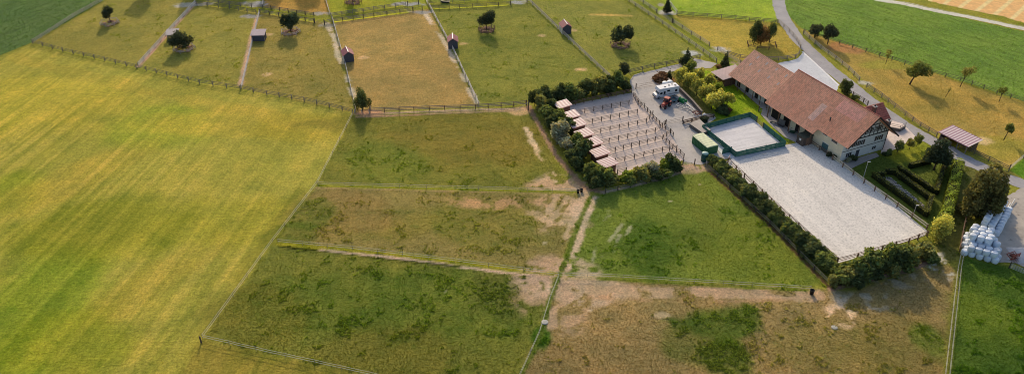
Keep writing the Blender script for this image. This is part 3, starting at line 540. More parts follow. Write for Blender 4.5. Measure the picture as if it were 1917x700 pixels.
def gate(a, b, label, m, h=1.2, bars=5, brace=True, name='field_gate'):
    A, B = W([a])[0], W([b])[0]; L_ = math.hypot(B[0]-A[0], B[1]-A[1]); t = thing(name, label, 'gate', A, math.atan2(B[1]-A[1], B[0]-A[0]))
    f = MB(); f.tube([(0,0,.12),(0,0,h)], .035); f.tube([(L_,0,.12),(L_,0,h)], .035); f.build('stile', m, t)
    g = MB()
    for k in range(bars): z = .2+(h-.22)*k/(bars-1); g.tube([(.03,0,z),(L_-.03,0,z)], .028)
    g.build('bar', m, t)
    if brace: MB().tube([(.05,.01,.2),(L_/2,.01,h),(L_-.05,.01,.2)], .022).build('brace', m, t)
    for x in (-.12, L_+.12): child('gate_post', post_mesh(.2, h+.35, WOOD['dark']), t, (x, 0, 0))
    return t
gate((1191,167), (1234,159), 'long wooden yard gate behind the motorhome, above the sand pens', WOOD['brown'], 1.35, 3)
gate((1247,233), (1277,227), 'low wire gate across the yard between the pens and the heavy rail fence', WOOD['grey'], 1.1, 3); gate((1279,309), (1299,308), 'pale metal field gate left of the green water tank', METAL, 1.2, 4, False)
gate((1889,318), (1915,296), 'white hurdle gate at the right edge below the small round tree', TAPE, 1.2, 4); gate((1230,25), (1258,43), 'pale gate across the lane corner under the small conifer', WOOD['pale'], 1.2, 4)
gate((590,44), (607,47), 'tall dark-posted gate in the lane right of the twin-crowned tree', WOOD['grey'], 1.5, 4); gate((957,10), (986,7), 'gate above the walled tree at the top edge', WOOD['grey'], 1.3, 4); gate((764,11), (783,8), 'dark gate onto the gravel patch at the top edge', WOOD['grey'], 1.3, 4); gate((774,22), (790,20), 'open lane gate above the top corner of the dry brown paddock', WOOD['olive'], 1.3, 4)
fence(z12((530,178),(620,155),(720,135),(840,112)), 'heavy low rail fence beside the manure slab', 'dark', 'brown', 1.2, 3, (.3,.6,1.0), .2, .09, .22)
# small green-boarded lunging arena
GA = [(1314,244),(1403,220),(1469,274),(1377,294)]
GK = dict(post='green', rail='green', h=1.5, sp=2.6, rails=(.2,.5,.8,1.1,1.38), rh=.26, rt=.05, pw=.14, wob=0)
fence(GA[:2], 'green board fence along the back of the small sand arena', **GK); fence([GA[1],(1416,229)], 'green board fence at the back corner of the small sand arena', **GK); fence([(1428,240),(1469,274)], 'green board fence on the barn side of the small sand arena', **GK)
fence([GA[2],GA[3]], 'green board fence between the small sand arena and the big riding arena', **GK); fence([GA[3],GA[0]], 'green board fence on the container side of the small sand arena', **GK)
gate((1416.5,229.5), (1427.5,239.5), 'olive wire gate in the barn side of the small green arena', WOOD['olive'], 1.3, 5); fence([(1352,289),(1368,285)], 'short detached green board wall beside the container', **{**GK, 'sp': 3})
# ================================================================ TREES AND SHRUBS
LEAF = dict(dark=leaf_mat('dark_leaves', (.085,.104,.062), .32), deep=leaf_mat('deep_green_leaves', (.115,.15,.065), .42), mid=leaf_mat('mid_green_leaves', (.19,.235,.08), .46), lime=leaf_mat('yellow_green_leaves', (.46,.48,.15), .55),
    olive=leaf_mat('olive_leaves', (.24,.25,.09), .45), grey=leaf_mat('silver_leaves', (.40,.41,.29), .4), bronze=leaf_mat('bronze_leaves', (.26,.165,.08), .42), rust=leaf_mat('rust_leaves', (.20,.115,.065), .35), cedar=leaf_mat('cedar_sprays', (.17,.17,.07), .42), hedge=leaf_mat('hedge_leaves', (.17,.185,.05), .42), bright=leaf_mat('bright_hedge_leaves', (.24,.31,.06), .46), needle=leaf_mat('pine_needles', (.078,.105,.062), .34))
BARK = mat('bark', (.075,.055,.04), .95, .35, 3, .5, 6)
def leaf_cloud(lobes, n, size, seed, shell=.55, flat=0, sprout=.24):
    """leaf-sized quads spread through the volume of a set of ellipsoid lobes; returns verts, quads, tones"""
    g = np.random.default_rng(seed); lob = np.array(lobes, float); wgt = (lob[:,3]*lob[:,4]*lob[:,5])**.72; wgt /= wgt.sum()
    k = g.choice(len(lob), n, p=wgt); u = g.normal(size=(n,3)); u /= np.linalg.norm(u, axis=1)[:,None]
    r = shell+(1-shell)*g.random(n)**.6; r = np.where(g.random(n) < sprout, r*(1+.28*g.random(n)), r)
    bump = 1+.16*np.sin(u[:,0]*6+k)*np.sin(u[:,1]*6+2*k)*np.sin(u[:,2]*5+k)
    p = lob[k,:3]+u*(r*bump)[:,None]*lob[k,3:6]
    nrm = u*.7+g.normal(size=(n,3))*.75; nrm[:,2] += .25; nrm /= np.linalg.norm(nrm, axis=1)[:,None]
    t = np.cross(nrm, g.normal(size=(n,3))); t /= np.linalg.norm(t, axis=1)[:,None]; b = np.cross(nrm, t); s = size*(.55+.9*g.random(n))
    t *= s[:,None]; b *= (s*(.5+.3*g.random(n)))[:,None]
    v = np.stack([p-t-b*.2, p-b, p+t+b*.2, p+b], 1).reshape(-1,3)
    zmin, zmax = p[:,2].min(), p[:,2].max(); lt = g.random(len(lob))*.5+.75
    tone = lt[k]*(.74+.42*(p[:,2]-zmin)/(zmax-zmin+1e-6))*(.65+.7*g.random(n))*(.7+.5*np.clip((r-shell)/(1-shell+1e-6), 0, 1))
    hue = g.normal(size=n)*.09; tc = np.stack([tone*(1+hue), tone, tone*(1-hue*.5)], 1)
    return v, np.arange(4*n).reshape(-1,4), np.repeat(tc, 4, 0)
def foliage(name, parts, m):
    v = np.concatenate([p[0] for p in parts]); o = np.cumsum([0]+[len(p[0]) for p in parts[:-1]]); q = np.concatenate([p[1]+k for p, k in zip(parts, o)]); c = np.concatenate([p[2] for p in parts])
    return np_mesh(name, v, q, [('tone', c)], m)
def limbs(lobes, h0, r, seed=0, lean=(0,0)):
    g = random.Random(seed); b = MB(); top = max(l[2] for l in lobes); fork = Vector((lean[0]*.5, lean[1]*.5, h0))
    b.tube([(0,0,-.1),(lean[0]*.2,lean[1]*.2,h0*.5), fork], [r*1.25, r, r*.85], 7)
    for l in lobes:
        e = Vector(l[:3]); md = fork.lerp(e, .5)+Vector((g.uniform(-.2,.2), g.uniform(-.2,.2), .15)); b.tube([fork, md, e], [r*.6, r*.4, r*.12], 5)
    return b
def blob_lobes(seed, w, h, z0, n=7, lean=(0,0)):
    """uneven crown: lobes spread through an envelope of half width w between z0 and h"""
    g = random.Random(seed); L_ = []
    for i in range(n):
        a = 2*math.pi*i/n+g.uniform(-.5,.5); q = g.uniform(.25,.68)*w; z = g.uniform(z0+(h-z0)*.18, h-(h-z0)*.18); rr = w*g.uniform(.28,.50)
        L_.append((q*math.cos(a)+lean[0], q*math.sin(a)+lean[1], z, rr, rr, (h-z0)*g.uniform(.22,.32)))
    L_.append((lean[0], lean[1], (z0+h)/2+.1*(h-z0), w*.55, w*.55, (h-z0)*.40)); return L_
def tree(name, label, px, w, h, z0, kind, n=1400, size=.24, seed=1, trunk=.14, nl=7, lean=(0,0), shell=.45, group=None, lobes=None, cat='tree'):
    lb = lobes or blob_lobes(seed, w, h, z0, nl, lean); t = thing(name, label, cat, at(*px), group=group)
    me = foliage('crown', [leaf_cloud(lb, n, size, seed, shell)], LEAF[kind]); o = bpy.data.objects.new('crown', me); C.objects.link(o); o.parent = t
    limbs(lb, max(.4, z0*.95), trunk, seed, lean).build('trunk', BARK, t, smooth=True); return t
def cone_lobes(w, h, z0, n=6, seed=0):
    g = random.Random(seed); L_ = []
    for i in range(n):
        s = i/(n-1); z = z0+(h-z0)*(.12+.8*s); r = w*(1-.86*s); L_.append((g.uniform(-.1,.1)*w, g.uniform(-.1,.1)*w, z, r, r, (h-z0)/n*.95))
    return L_
T_ = tree
_g = random.Random(4); CEDAR = [(0,0,4.4,3.4,3.3,3.9),(0,.2,7.4,2.5,2.4,2.8)]
for i in range(34):
    z = .8+10.2*(i/33)**.9; q = 4.5*math.sqrt(max(.04, 1-((z-3.2)/8.6)**2))*_g.uniform(.62,.92); a = i*2.4+_g.uniform(-.4,.4); CEDAR.append((q*math.cos(a), q*math.sin(a), z, _g.uniform(.8,1.35), _g.uniform(.8,1.35), _g.uniform(1.0,1.7)))
T_('paddock_tree', 'small dark round tree in a stone ring, leftmost far paddock', (207,42), 2.1, 5.6, 1.8, 'dark', 1700, .23, 21)
T_('paddock_tree', 'wide dark tree in a stone ring, in front of the half-hidden hut', (343,93), 3.6, 5.6, 1.5, 'dark', 2600, .25, 22, nl=9)
T_('paddock_tree', 'twin-crowned dark tree in a stone ring near the lean-roofed hut', (545,61), 3.1, 6.4, 1.6, 'needle', 2600, .24, 23, lobes=[(-1.5,0,3.9,1.5,1.5,1.9),(1.3,.3,4.4,1.8,1.8,2.0),(.2,-.9,2.7,1.1,1.1,1.2),(-.1,0,4.2,1.2,1.2,1.5)])
T_('corner_tree', 'bushy dark tree at the fence corner between the meadow and the brown paddock', (679,207), 2.3, 6.0, .6, 'deep', 2400, .2, 24, nl=8)
T_('paddock_tree', 'dark leaning tree inside a wooden ring guard, centre of the top edge', (911,58), 3.0, 6.8, 1.7, 'dark', 2600, .24, 25, lobes=[(-1.4,0,3.4,1.5,1.5,1.3),(.2,0,4.2,1.7,1.7,1.7),(1.4,.4,5.2,1.4,1.4,1.5),(-.4,.3,3.2,1.6,1.5,1.1),(1.0,0,3.6,1.5,1.4,1.3)])
T_('paddock_tree', 'loose twin-topped bushy tree in the paddock nearest the yard drive', (1162,84), 3.6, 6.6, .9, 'needle', 2500, .24, 26, lobes=[(-1.5,0,3.1,1.7,1.7,2.2),(-.9,.2,4.9,.8,.8,1.4),(1.9,.2,4.2,1.8,1.7,2.0),(.5,-.3,3.4,1.3,1.3,1.7),(2.4,0,3.2,1.3,1.3,1.2)])
T_('ring_tree', 'dark tree cut off by the top edge above its stone ring', (661,6), 2.4, 6.4, 2.2, 'dark', 1600, .24, 27)
T_('conifer', 'small pointed conifer at the lane corner', (1248,25), 1.6, 5.0, .6, 'dark', 1500, .2, 28, lobes=cone_lobes(1.6,5,.5))
T_('clump_tree', 'dark green tree at the left of the bronze clump in the yellow paddock', (1411,84), 2.3, 7.4, .8, 'deep', 1800, .24, 29); T_('clump_tree', 'bronze-leaved tree in front of the clump in the yellow paddock', (1424,84), 2.5, 6.4, .8, 'bronze', 2200, .22, 30, nl=9)
T_('clump_tree', 'blue-green tree at the right of the bronze clump in the yellow paddock', (1440,80), 2.1, 6.6, 1.0, 'deep', 1700, .23, 31)
T_('field_tree', 'broad dark tree at the corner of the orchard pasture by the road', (1549,83), 3.0, 6.2, 2.1, 'dark', 2400, .24, 32, nl=9); T_('field_tree', 'lower dark tree left of the broad dark tree by the road fence', (1525,72), 2.6, 4.4, 1.1, 'dark', 1600, .24, 33)
T_('orchard_tree', 'thin sparse young tree against the green crop fence', (1658,120), 1.4, 4.8, 1.9, 'olive', 240, .17, 34, .07); T_('orchard_tree', 'spreading old apple tree leaning on a bare trunk', (1703,158), 3.3, 6.6, 2.3, 'mid', 1900, .26, 35, .2, 9, (1.2,0))
T_('orchard_tree', 'sparse see-through tree with a slim crown in the orchard', (1797,163), 1.9, 6.2, 2.2, 'olive', 420, .22, 36, .09, 6, (.7,0)); T_('orchard_tree', 'tiny bare sapling in the orchard between the apple and the sparse tree', (1770,182), .7, 3.2, 1.3, 'olive', 50, .14, 37, .05, 4, (.5,0))
T_('orchard_tree', 'sparse young tree nearest the right edge of the orchard', (1870,191), 1.5, 4.6, 2.0, 'mid', 240, .2, 38, .07); T_('orchard_tree', 'small round bright green tree above the road at the right edge', (1879,262), 1.25, 4.6, 2.2, 'mid', 700, .2, 39, .09, 6, (.5,0))
# yard trees
z4c = lambda X, Y, z=2.8: at(1160+X/3.5, Y/3.5, z)
YT = [(398,482,'lime',1.8,4.2,'pale yellow-green tree nearest the brown bush'),(462,442,'mid',1.7,4.4,'greener round tree behind the yard trees, beside the pine'),(522,488,'lime',1.8,4.2,'round yard tree at the top of the cluster near the drive'),(456,520,'lime',1.9,4.4,'yellow-green yard tree above the motorhome'),(588,525,'lime',1.8,4.3,'yellow yard tree on the stable side of the cluster, upper'),(512,562,'lime',2.0,4.6,'bright yellow yard tree at the centre of the cluster'),
 (645,578,'bright',1.8,4.0,'bright grass-green tree on the stable side of the cluster'),(570,605,'lime',2.0,4.5,'large yellow-green tree at the front of the cluster'),(610,655,'lime',2.2,4.6,'broad pale tree at the lower corner of the cluster'),(655,640,'lime',2.0,4.3,'yellow tree behind the broad pale lower corner tree'),(712,632,'lime',1.7,3.6,'low spreading golden tree at the edge of the stable lawn')]
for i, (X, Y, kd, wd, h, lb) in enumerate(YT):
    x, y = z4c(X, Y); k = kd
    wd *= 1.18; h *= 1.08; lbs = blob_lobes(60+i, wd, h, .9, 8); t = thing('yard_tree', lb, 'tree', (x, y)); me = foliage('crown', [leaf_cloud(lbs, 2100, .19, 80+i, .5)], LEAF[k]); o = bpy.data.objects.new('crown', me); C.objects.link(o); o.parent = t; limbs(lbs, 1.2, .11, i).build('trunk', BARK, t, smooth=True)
T_('pine', 'blue-green pine beside the drive at the head of the yard trees', (1284,124), 2.0, 5.2, .6, 'needle', 1700, .2, 41, lobes=cone_lobes(2.1,5.2,.5,5)+[(-.9,.2,1.8,1.2,1.2,.9)])
T_('conifer', 'dark pointed conifer beside the stable end', (1356,127), 1.5, 4.8, .3, 'dark', 1500, .18, 42, lobes=cone_lobes(1.5,4.8,.2)); T_('conifer', 'narrow dark shrub between the brown bush and the yard trees', (1252,148), .9, 2.9, .1, 'dark', 700, .16, 43, lobes=cone_lobes(.9,2.9,.1,4))
T_('barn_tree', 'dark round bushy tree behind the barn at the road', (1580,176), 2.2, 4.0, .2, 'deep', 2200, .2, 44, nl=9); T_('hedge_tree', 'dark small tree at the end of the back hedge by the drive', (1167,142), 1.9, 4.2, .8, 'dark', 1500, .2, 45)
T_('garden_pine', 'large dark pine standing inside the clipped garden hedges', (1748,318), 3.4, 8.2, 1.6, 'needle', 4200, .22, 46, .2, lobes=[(-1.0,0,4.6,2.0,2.0,1.6),(1.4,0,4.0,1.9,1.9,1.5),(0,.4,6.2,1.7,1.7,1.4),(-1.8,.2,3.2,1.5,1.5,1.0),(1.9,-.4,2.6,1.4,1.4,.9),(.4,0,7.3,1.0,1.0,.9),(0,0,4.0,1.8,1.8,2.2)])
T_('cedar', 'huge brown-green conifer shading the wrapped bales', (1829,405), 5.0, 11.0, .4, 'cedar', 12000, .24, 47, .35, lobes=CEDAR, shell=.6)
T_('fruit_tree', 'small garden fruit tree nearest the house gable', (1679,286), 1.6, 3.4, 1.1, 'mid', 900, .17, 48, .08); T_('fruit_tree', 'yellowish garden fruit tree between its two neighbours', (1702,280), 1.3, 2.9, .9, 'olive', 600, .16, 49, .07); T_('fruit_tree', 'garden fruit tree beside the large dark pine', (1716,274), 1.5, 3.2, .9, 'mid', 800, .17, 50, .07)
# trees beyond the top edge of the picture, whose shadows fall into the far paddocks
for i, (x, y, h) in enumerate(((-128,272,13), (-112,276,15), (-98,277,14), (-85,276,15), (-72,274,12))):
    lbs = blob_lobes(120+i, 5, h, 3, 8); t = thing('wood_tree', '%s tall tree beyond the top edge, from the left' % ORD[i], 'tree', (x, y), group='trees beyond the far paddocks'); me = foliage('crown', [leaf_cloud(lbs, 1500, .5, 120+i)], LEAF['deep']); o = bpy.data.objects.new('crown', me); C.objects.link(o); o.parent = t; limbs(lbs, 3, .3, i).build('trunk', BARK, t)
# shrubs: a few bush shapes, each copied as a plant of its own
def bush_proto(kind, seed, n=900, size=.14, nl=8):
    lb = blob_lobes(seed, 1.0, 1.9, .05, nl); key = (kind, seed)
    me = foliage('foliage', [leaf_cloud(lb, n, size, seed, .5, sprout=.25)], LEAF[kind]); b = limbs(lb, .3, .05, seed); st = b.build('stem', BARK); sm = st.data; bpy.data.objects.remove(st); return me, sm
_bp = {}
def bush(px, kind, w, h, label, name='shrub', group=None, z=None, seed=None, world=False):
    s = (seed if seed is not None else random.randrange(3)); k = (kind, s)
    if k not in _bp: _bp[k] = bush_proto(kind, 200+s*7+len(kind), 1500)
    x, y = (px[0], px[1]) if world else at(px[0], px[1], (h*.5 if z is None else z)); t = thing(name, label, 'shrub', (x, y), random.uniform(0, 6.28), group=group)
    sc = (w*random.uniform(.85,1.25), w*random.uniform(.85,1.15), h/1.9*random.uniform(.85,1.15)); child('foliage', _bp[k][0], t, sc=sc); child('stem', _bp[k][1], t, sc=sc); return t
bush((1236,147), 'rust', 2.3, 1.6, 'low wide rust-brown bush in the bend of the drive', z=.5); bush((1230,150), 'rust', 1.2, 1.1, 'small rust-brown bush joined to the left of the wide brown bush', z=.4)
z980 = zv(980,150,3.5)
HB = [((75,125),'dark',2.0,4.0,'dark bush at the top left corner of the pen hedge'),((115,160),'olive',2.2,4.2,'olive bush below the dark corner bush of the pen hedge'),((150,100),'deep',2.3,4.4,'dark green bush right of the corner bush in the back hedge'),((200,95),'dark',1.7,3.4,'low dark bush in the back hedge behind the first pen hut'),((155,215),'mid',2.3,4.2,'green bush left of the first pen hut'),((190,165),'deep',1.6,3.4,'deep green bush touching the first pen hut'),
 ((235,240),'mid',2.1,3.9,'green bush left of the second pen hut'),((180,275),'deep',2.0,3.8,'dark green bush on the path side beside the second pen hut'),((300,300),'dark',1.9,3.6,'dark bush left of the third pen hut'),((232,345),'grey',2.4,4.8,'tall silver-leaved bush on the path side of the pens'),((255,290),'mid',1.8,3.6,'green bush above the silver-leaved bush'),((290,415),'grey',2.2,4.2,'silver-green bush below the tall silver one'),((350,390),'mid',2.3,4.8,'green bush beside the fifth pen hut'),
 ((380,460),'deep',2.8,5.4,'largest dark green bush of the pen hedge, left of the sixth hut'),((320,500),'deep',2.2,4.2,'deep green bush on the path side below the silver-green bush'),((355,545),'dark',2.0,3.6,'dark bush on the path side below the largest bush'),((440,590),'mid',2.3,4.4,'green bush at the lower end of the pen hedge'),((510,625),'mid',2.2,3.8,'rounded green bush left of the lowest pen hut wall'),((565,645),'olive',1.7,3.0,'yellowish bush at the lowest corner of the pen hedge'),((480,665),'deep',2.0,3.2,'dark low bush at the lowest corner of the pen hedge')]
for p, kd, wd, h, lb in HB: bush(z980(p)[0], 'deep' if kd == 'dark' else kd, wd*1.06, h*.98, lb, name='hedge_bush')
for p, kd, wd, h, lb in [((600,495),'mid',2.6,5.0,'tall green bush in the back hedge of the pens'),((545,505),'deep',1.9,3.6,'dark bush left of the tall green bush in the back hedge'),((655,510),'olive',1.8,3.0,'yellowish low bush right of the tall green bush in the back hedge'),((690,475),'dark',2.0,4.0,'dark bush in the middle of the back hedge'),((735,480),'olive',2.0,4.2,'olive bush in the middle of the back hedge'),((775,470),'olive',1.9,4.4,'second olive bush in the middle of the back hedge'),((815,470),'deep',1.8,3.8,'deep green bush in the right half of the back hedge'),((862,440),'mid',2.2,4.8,'green bush near the drive end of the back hedge'),((905,462),'dark',1.9,3.6,'last dark bush of the back hedge at the drive')]: bush(z3(p)[0], 'deep' if kd == 'dark' else kd, wd*1.12, h*1.02, lb, name='hedge_bush')
for p, kd, wd, h, lb in [((560,585),'bright',2.0,3.4,'bright green bush at the left end of the lower pen hedge'),((612,565),'lime',1.6,3.0,'yellow-green bush in the lower pen hedge'),((650,575),'olive',1.9,3.4,'olive bush in the lower pen hedge'),((700,535),'grey',1.9,4.0,'grey-green bush at the middle of the lower pen hedge'),((725,570),'deep',1.8,3.2,'deep green bush in front of the grey-green one'),((770,525),'bright',1.8,3.4,'bright bush in the right half of the lower pen hedge'),((815,515),'deep',2.0,3.8,'dark bush near the gate end of the lower pen hedge'),((838,535),'deep',1.6,2.8,'last dark bush at the gate end of the lower pen hedge'),((590,610),'mid',1.5,2.4,'low green bush at the fence below the lower pen hedge'),((780,565),'mid',1.5,2.6,'low green bush at the fence below the bright bush')]: bush(z6(p)[0], kd, wd*1.05, h*.9, lb, name='hedge_bush')
# shrub bank along the arena
A0, A1 = Vector(at(1334,306)), Vector(at(1560,512)); dn = (A1-A0).normalized(); nn = Vector((-dn.y, dn.x))
k = 0
for i in range(52):
    for sgn in ((-.6, .8) if i % 3 else (.1,)):
        p = A0.lerp(A1, (i+.5+random.uniform(-.2,.2))/52)+nn*(sgn+random.uniform(-.3,.3)); wd = random.uniform(1.05,1.7)+(.25 if i > 34 else 0)
        bush((p.x, p.y), random.choice(['deep','mid','olive','mid','deep']), wd, wd*random.uniform(1.15,1.65), 'low shrub on the bank between the arena fence and the pole fence', name='bank_shrub', group='shrubs along the left bank of the arena', world=True)
LB = [((1572,517),'mid',1.9,2.8),((1590,515),'olive',1.9,3.0),((1606,506),'mid',2.0,3.4),((1622,504),'deep',2.0,3.6),((1636,494),'mid',2.2,4.2),((1652,494),'deep',2.1,4.0),((1664,484),'mid',2.0,4.4),((1680,486),'deep',2.1,3.8),((1693,478),'mid',2.1,4.4),((1707,480),'olive',1.9,3.2),((1600,520),'deep',1.7,2.4),((1640,512),'deep',1.8,2.6),((1672,504),'olive',1.7,2.4),((1560,526),'olive',1.4,2.2)]
LBN = ['green bush at the lower left corner of the arena hedge','yellowish bush second from the arena corner','green bush third from the arena corner in the lower hedge','dark bush fourth from the arena corner in the lower hedge','tall green bush left of the middle of the arena hedge','dark bush left of the middle of the arena hedge','tall light-topped bush at the middle of the arena hedge','dark bush right of the middle of the arena hedge','tall bush where the lower arena fence reappears','low olive bush in front of the lower arena fence','low dark bush on the outer side near the arena corner','low dark bush on the outer side under the tall green bush','low yellowish bush on the outer side at the middle of the arena hedge','lowest yellowish bush at the bend of the pole fence']
for (p, kd, wd, h), lb in zip(LB, LBN): bush(p, kd, wd*1.08, h*1.2, lb, name='hedge_bush')
T_('conifer', 'small dark pointed conifer in the lower arena hedge', (1718,477), .9, 3.2, .1, 'needle', 900, .15, 55, lobes=cone_lobes(1.0,3.2,.1,4)); bush((1736,467), 'olive', 2.1, 4.2, 'olive bush right of the small dark conifer at the arena corner', name='hedge_bush'); bush((1742,478), 'mid', 1.8, 3.0, 'green bush below the olive one at the arena corner', name='hedge_bush')
T_('corner_tree', 'big yellow-green bush at the right corner of the arena', (1756,449), 2.8, 6.6, .2, 'lime', 3000, .2, 56, nl=10)
bush((1596,296), 'deep', 1.5, 1.3, 'low bush under the left gable window', z=.5); bush((1588,300), 'grey', .8, .9, 'small grey bush at the white house corner', z=.4)
bush((1553,290), 'dark', .8, 1.2, 'dark round bush by the green barn door', z=.4); bush((1563,296), 'dark', .7, 1.1, 'dark round bush at the house wall', z=.4)
bush((1664,285), 'mid', 1.0, 1.7, 'green bush at the right foot of the house gable'); bush((1656,288), 'deep', .7, 1.2, 'small dark bush at the foot of the house gable')
bush((1318,222), 'dark', 1.4, 1.4, 'dark low bush beside the white barrel'); bush((1352,207), 'deep', 2.0, 1.5, 'low dark bush behind the small green arena'); bush((1364,206), 'rust', 1.3, 1.2, 'brownish low bush at the edge of the stable lawn')
bush((1336,300), 'deep', 1.6, 1.9, 'dark shrub below the green water tank'); bush((1347,304), 'mid', 1.5, 1.6, 'green shrub at the arena corner below the container'); bush((1346,124), 'bronze', 1.3, 1.3, 'brownish shrub left of the pointed conifer at the stable'); bush((1600,183), 'mid', 1.2, 1.2, 'low green shrub by the fence behind the barn')
# clipped hedges
def clipped(name, label, px, w, h, kind, dens=26, size=.11, world=False, rounded=False):
    p = [Vector(q) for q in (px if world else W(px))]; o = p[0]; t = thing(name, label, 'hedge', (o.x, o.y, 0)); P_, Q_, T2 = [], [], []; core = MB(); g = np.random.default_rng(len(label))
    for a, b in zip(p[:-1], p[1:]):
        L_ = (b-a).length; d = (b-a)/L_; nv = Vector((-d.y, d.x)); a2 = a-o-d*w*.5; L2 = L_+w; n = int(dens*L2*(w+2*h)); s = g.random(n)*L2; c = g.random(n)*(w+2*h)
        top = (c > h) & (c < h+w); off = np.where(c <= h, -w/2, np.where(top, c-h-w/2, w/2)); z = np.where(c <= h, c, np.where(top, h, w+2*h-c))
        if rounded: z = np.where(top, h+.25*w*(1-(2*off/w)**2), z)
        off = off+g.normal(size=n)*.07; z = z+g.normal(size=n)*.06; pos = np.stack([a2.x+d.x*s+nv.x*off, a2.y+d.y*s+nv.y*off, np.maximum(z, .02)], 1)
        nr = np.where(top[:,None], np.array([0,0,1.]), np.sign(off)[:,None]*np.array([nv.x, nv.y, .15]))+g.normal(size=(n,3))*.55; nr /= np.linalg.norm(nr, axis=1)[:,None]
        tt = np.cross(nr, g.normal(size=(n,3))); tt /= np.linalg.norm(tt, axis=1)[:,None]; bb = np.cross(nr, tt); sz = size*(.6+.9*g.random(n)); tt *= sz[:,None]; bb *= (sz*.7)[:,None]
        v = np.stack([pos-tt, pos-bb, pos+tt, pos+bb], 1).reshape(-1,3); tn = (.5+.5*np.clip(z/h,0,1)**2+.9*top)*(.65+.7*g.random(n))*(.85+.3*np.sin(s*1.7+off*3)); T2.append(np.repeat(np.stack([tn*1.02, tn, tn*.95],1), 4, 0)); P_.append(v)  # sunlight on the hedge top is painted into the leaf tone
        e = a2+d*L2; core.bar((a2.x+d.x*.12, a2.y+d.y*.12, h/2-.04), (e.x-d.x*.12, e.y-d.y*.12, h/2-.04), w-.2, h-.14)
    v = np.concatenate(P_); me = np_mesh('foliage', v, np.arange(len(v)).reshape(-1,4), [('tone', np.concatenate(T2))], LEAF[kind]); o2 = bpy.data.objects.new('foliage', me); C.objects.link(o2); o2.parent = t
    core.build('twigs', mat('hedge_core', (.022,.028,.010), .95, .3, 4), t); return t
z16 = zv(1600,300,5)
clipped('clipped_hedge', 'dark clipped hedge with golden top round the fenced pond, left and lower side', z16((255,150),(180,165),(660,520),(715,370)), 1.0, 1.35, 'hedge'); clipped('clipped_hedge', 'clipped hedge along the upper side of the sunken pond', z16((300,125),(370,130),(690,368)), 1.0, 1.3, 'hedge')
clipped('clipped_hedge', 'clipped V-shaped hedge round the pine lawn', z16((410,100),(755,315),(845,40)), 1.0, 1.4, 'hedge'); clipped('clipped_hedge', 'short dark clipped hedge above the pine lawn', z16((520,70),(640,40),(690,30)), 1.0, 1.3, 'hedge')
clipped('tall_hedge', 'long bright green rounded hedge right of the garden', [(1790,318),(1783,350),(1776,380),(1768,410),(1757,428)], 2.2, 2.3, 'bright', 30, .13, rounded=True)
def pond():
    t = thing('garden_pond', 'dark narrow pond with pale stone edging inside the clipped hedge', 'pond', at(1685,352)); o = Vector(at(1685,352)); q = [Vector(x)-o for x in W(z16((240,170),(330,165),(580,370),(520,375)))]
    MB().poly([tuple(v) for v in q], .02, .06).build('water', mat('pond_water', (.035,.05,.055), .12, .3, 1.2, .05, 3, spec=.5), t)
    b = MB(); ring = q+[q[0]]
    for a, c in zip(ring[:-1], ring[1:]):
        n = max(2, int((c-a).length/.55))
        for i in range(n):
            if random.random() < .25: continue
            m_ = a.lerp(c, (i+.5)/n); r = random.uniform(.14,.26); b.add([(m_.x+r*math.cos(u)*random.uniform(.8,1.2), m_.y+r*math.sin(u)*random.uniform(.8,1.2), z) for z in (.03,.16) for u in (0,1.25,2.5,3.77,5.03)], [(9,8,7,6,5)[::-1]]+[(j,(j+1)%5,5+(j+1)%5,5+j) for j in range(5)])
    for s in (.35,.66):
        a = q[0].lerp(q[3], s); c = q[1].lerp(q[2], s+.03); b.bar((a.x,a.y,.11), (c.x,c.y,.11), .22, .1)
    b.build('stone_edging', mat('pale_stone', (.42,.40,.38), .85, .25, 2), t)

    t2 = thing('rock_garden', 'heap of pale rubble stones at the lower end of the pond', 'rocks', at(1722,383)); o = Vector(at(1722,383)); b = MB()
    qq = [Vector(x)-o for x in W(z16((540,385),(600,370),(660,440),(640,470),(590,450)))]
    for i in range(70):
        a = random.random(); c = random.random(); m_ = qq[0].lerp(qq[1], a).lerp(qq[4].lerp(qq[2], a), c); r = random.uniform(.1,.24); b.lathe([(r,0),(r*1.05,r*.4),(r*.5,r*.8)], 6, m_.x, m_.y, .2)
    b.build('stones', mat('pale_rubble', (.38,.33,.31), .9, .3, 3), t2)
pond()
# stone rings with post guards round the paddock trees
STONE = mat('tan_boulders', (.50,.31,.21), .9, .35, 1.5, .4, 5)
def guard(px, r, n, label, slab=.55, h=1.15, rails=(.55,1.0), wd='pale'):
    c = at(*px); b = MB(); g = random.Random(n+int(px[0]))
    t0 = thing('stone_ring', 'ring of tan boulders at the foot of the '+label, 'stones', c)
    for i in range(int(r*30)):
        a = g.uniform(0, 6.28); q = r*g.uniform(.45,.95); s = g.uniform(.16,.36); zz = 0 if g.random() < .6 else s*.8; b.lathe([(s*.8,zz),(s*1.05,zz+s*.4),(s*.9,zz+s*.9),(s*.35,zz+s*1.2)], 6, q*math.cos(a), q*math.sin(a), .18)
    b.build('boulders', STONE, t0)
    pts = [(c[0]+r*1.12*math.cos(2*math.pi*i/n+.2), c[1]+r*1.12*math.sin(2*math.pi*i/n+.2)) for i in range(n+1)]
    fence(pts, 'wooden ring guard round the '+label, wd, wd, h, 5, rails, .14, .05, .13, name='tree_guard', world=True, cat='tree guard')
guard((206,45), 2.6, 7, 'round tree in the leftmost far paddock'); guard((345,93), 2.9, 7, 'wide dark tree before the half-hidden hut'); guard((544,62), 2.7, 7, 'twin-crowned tree'); guard((911,58), 2.4, 8, 'leaning tree at the top centre', wd='brown', h=1.5, rails=(.4,.85,1.35)); guard((661,6), 2.6, 8, 'tree cut off by the top edge', wd='brown', h=1.5, rails=(.5,1.3)); guard((1161,86), 2.8, 7, 'twin-topped bushy tree', wd='brown')
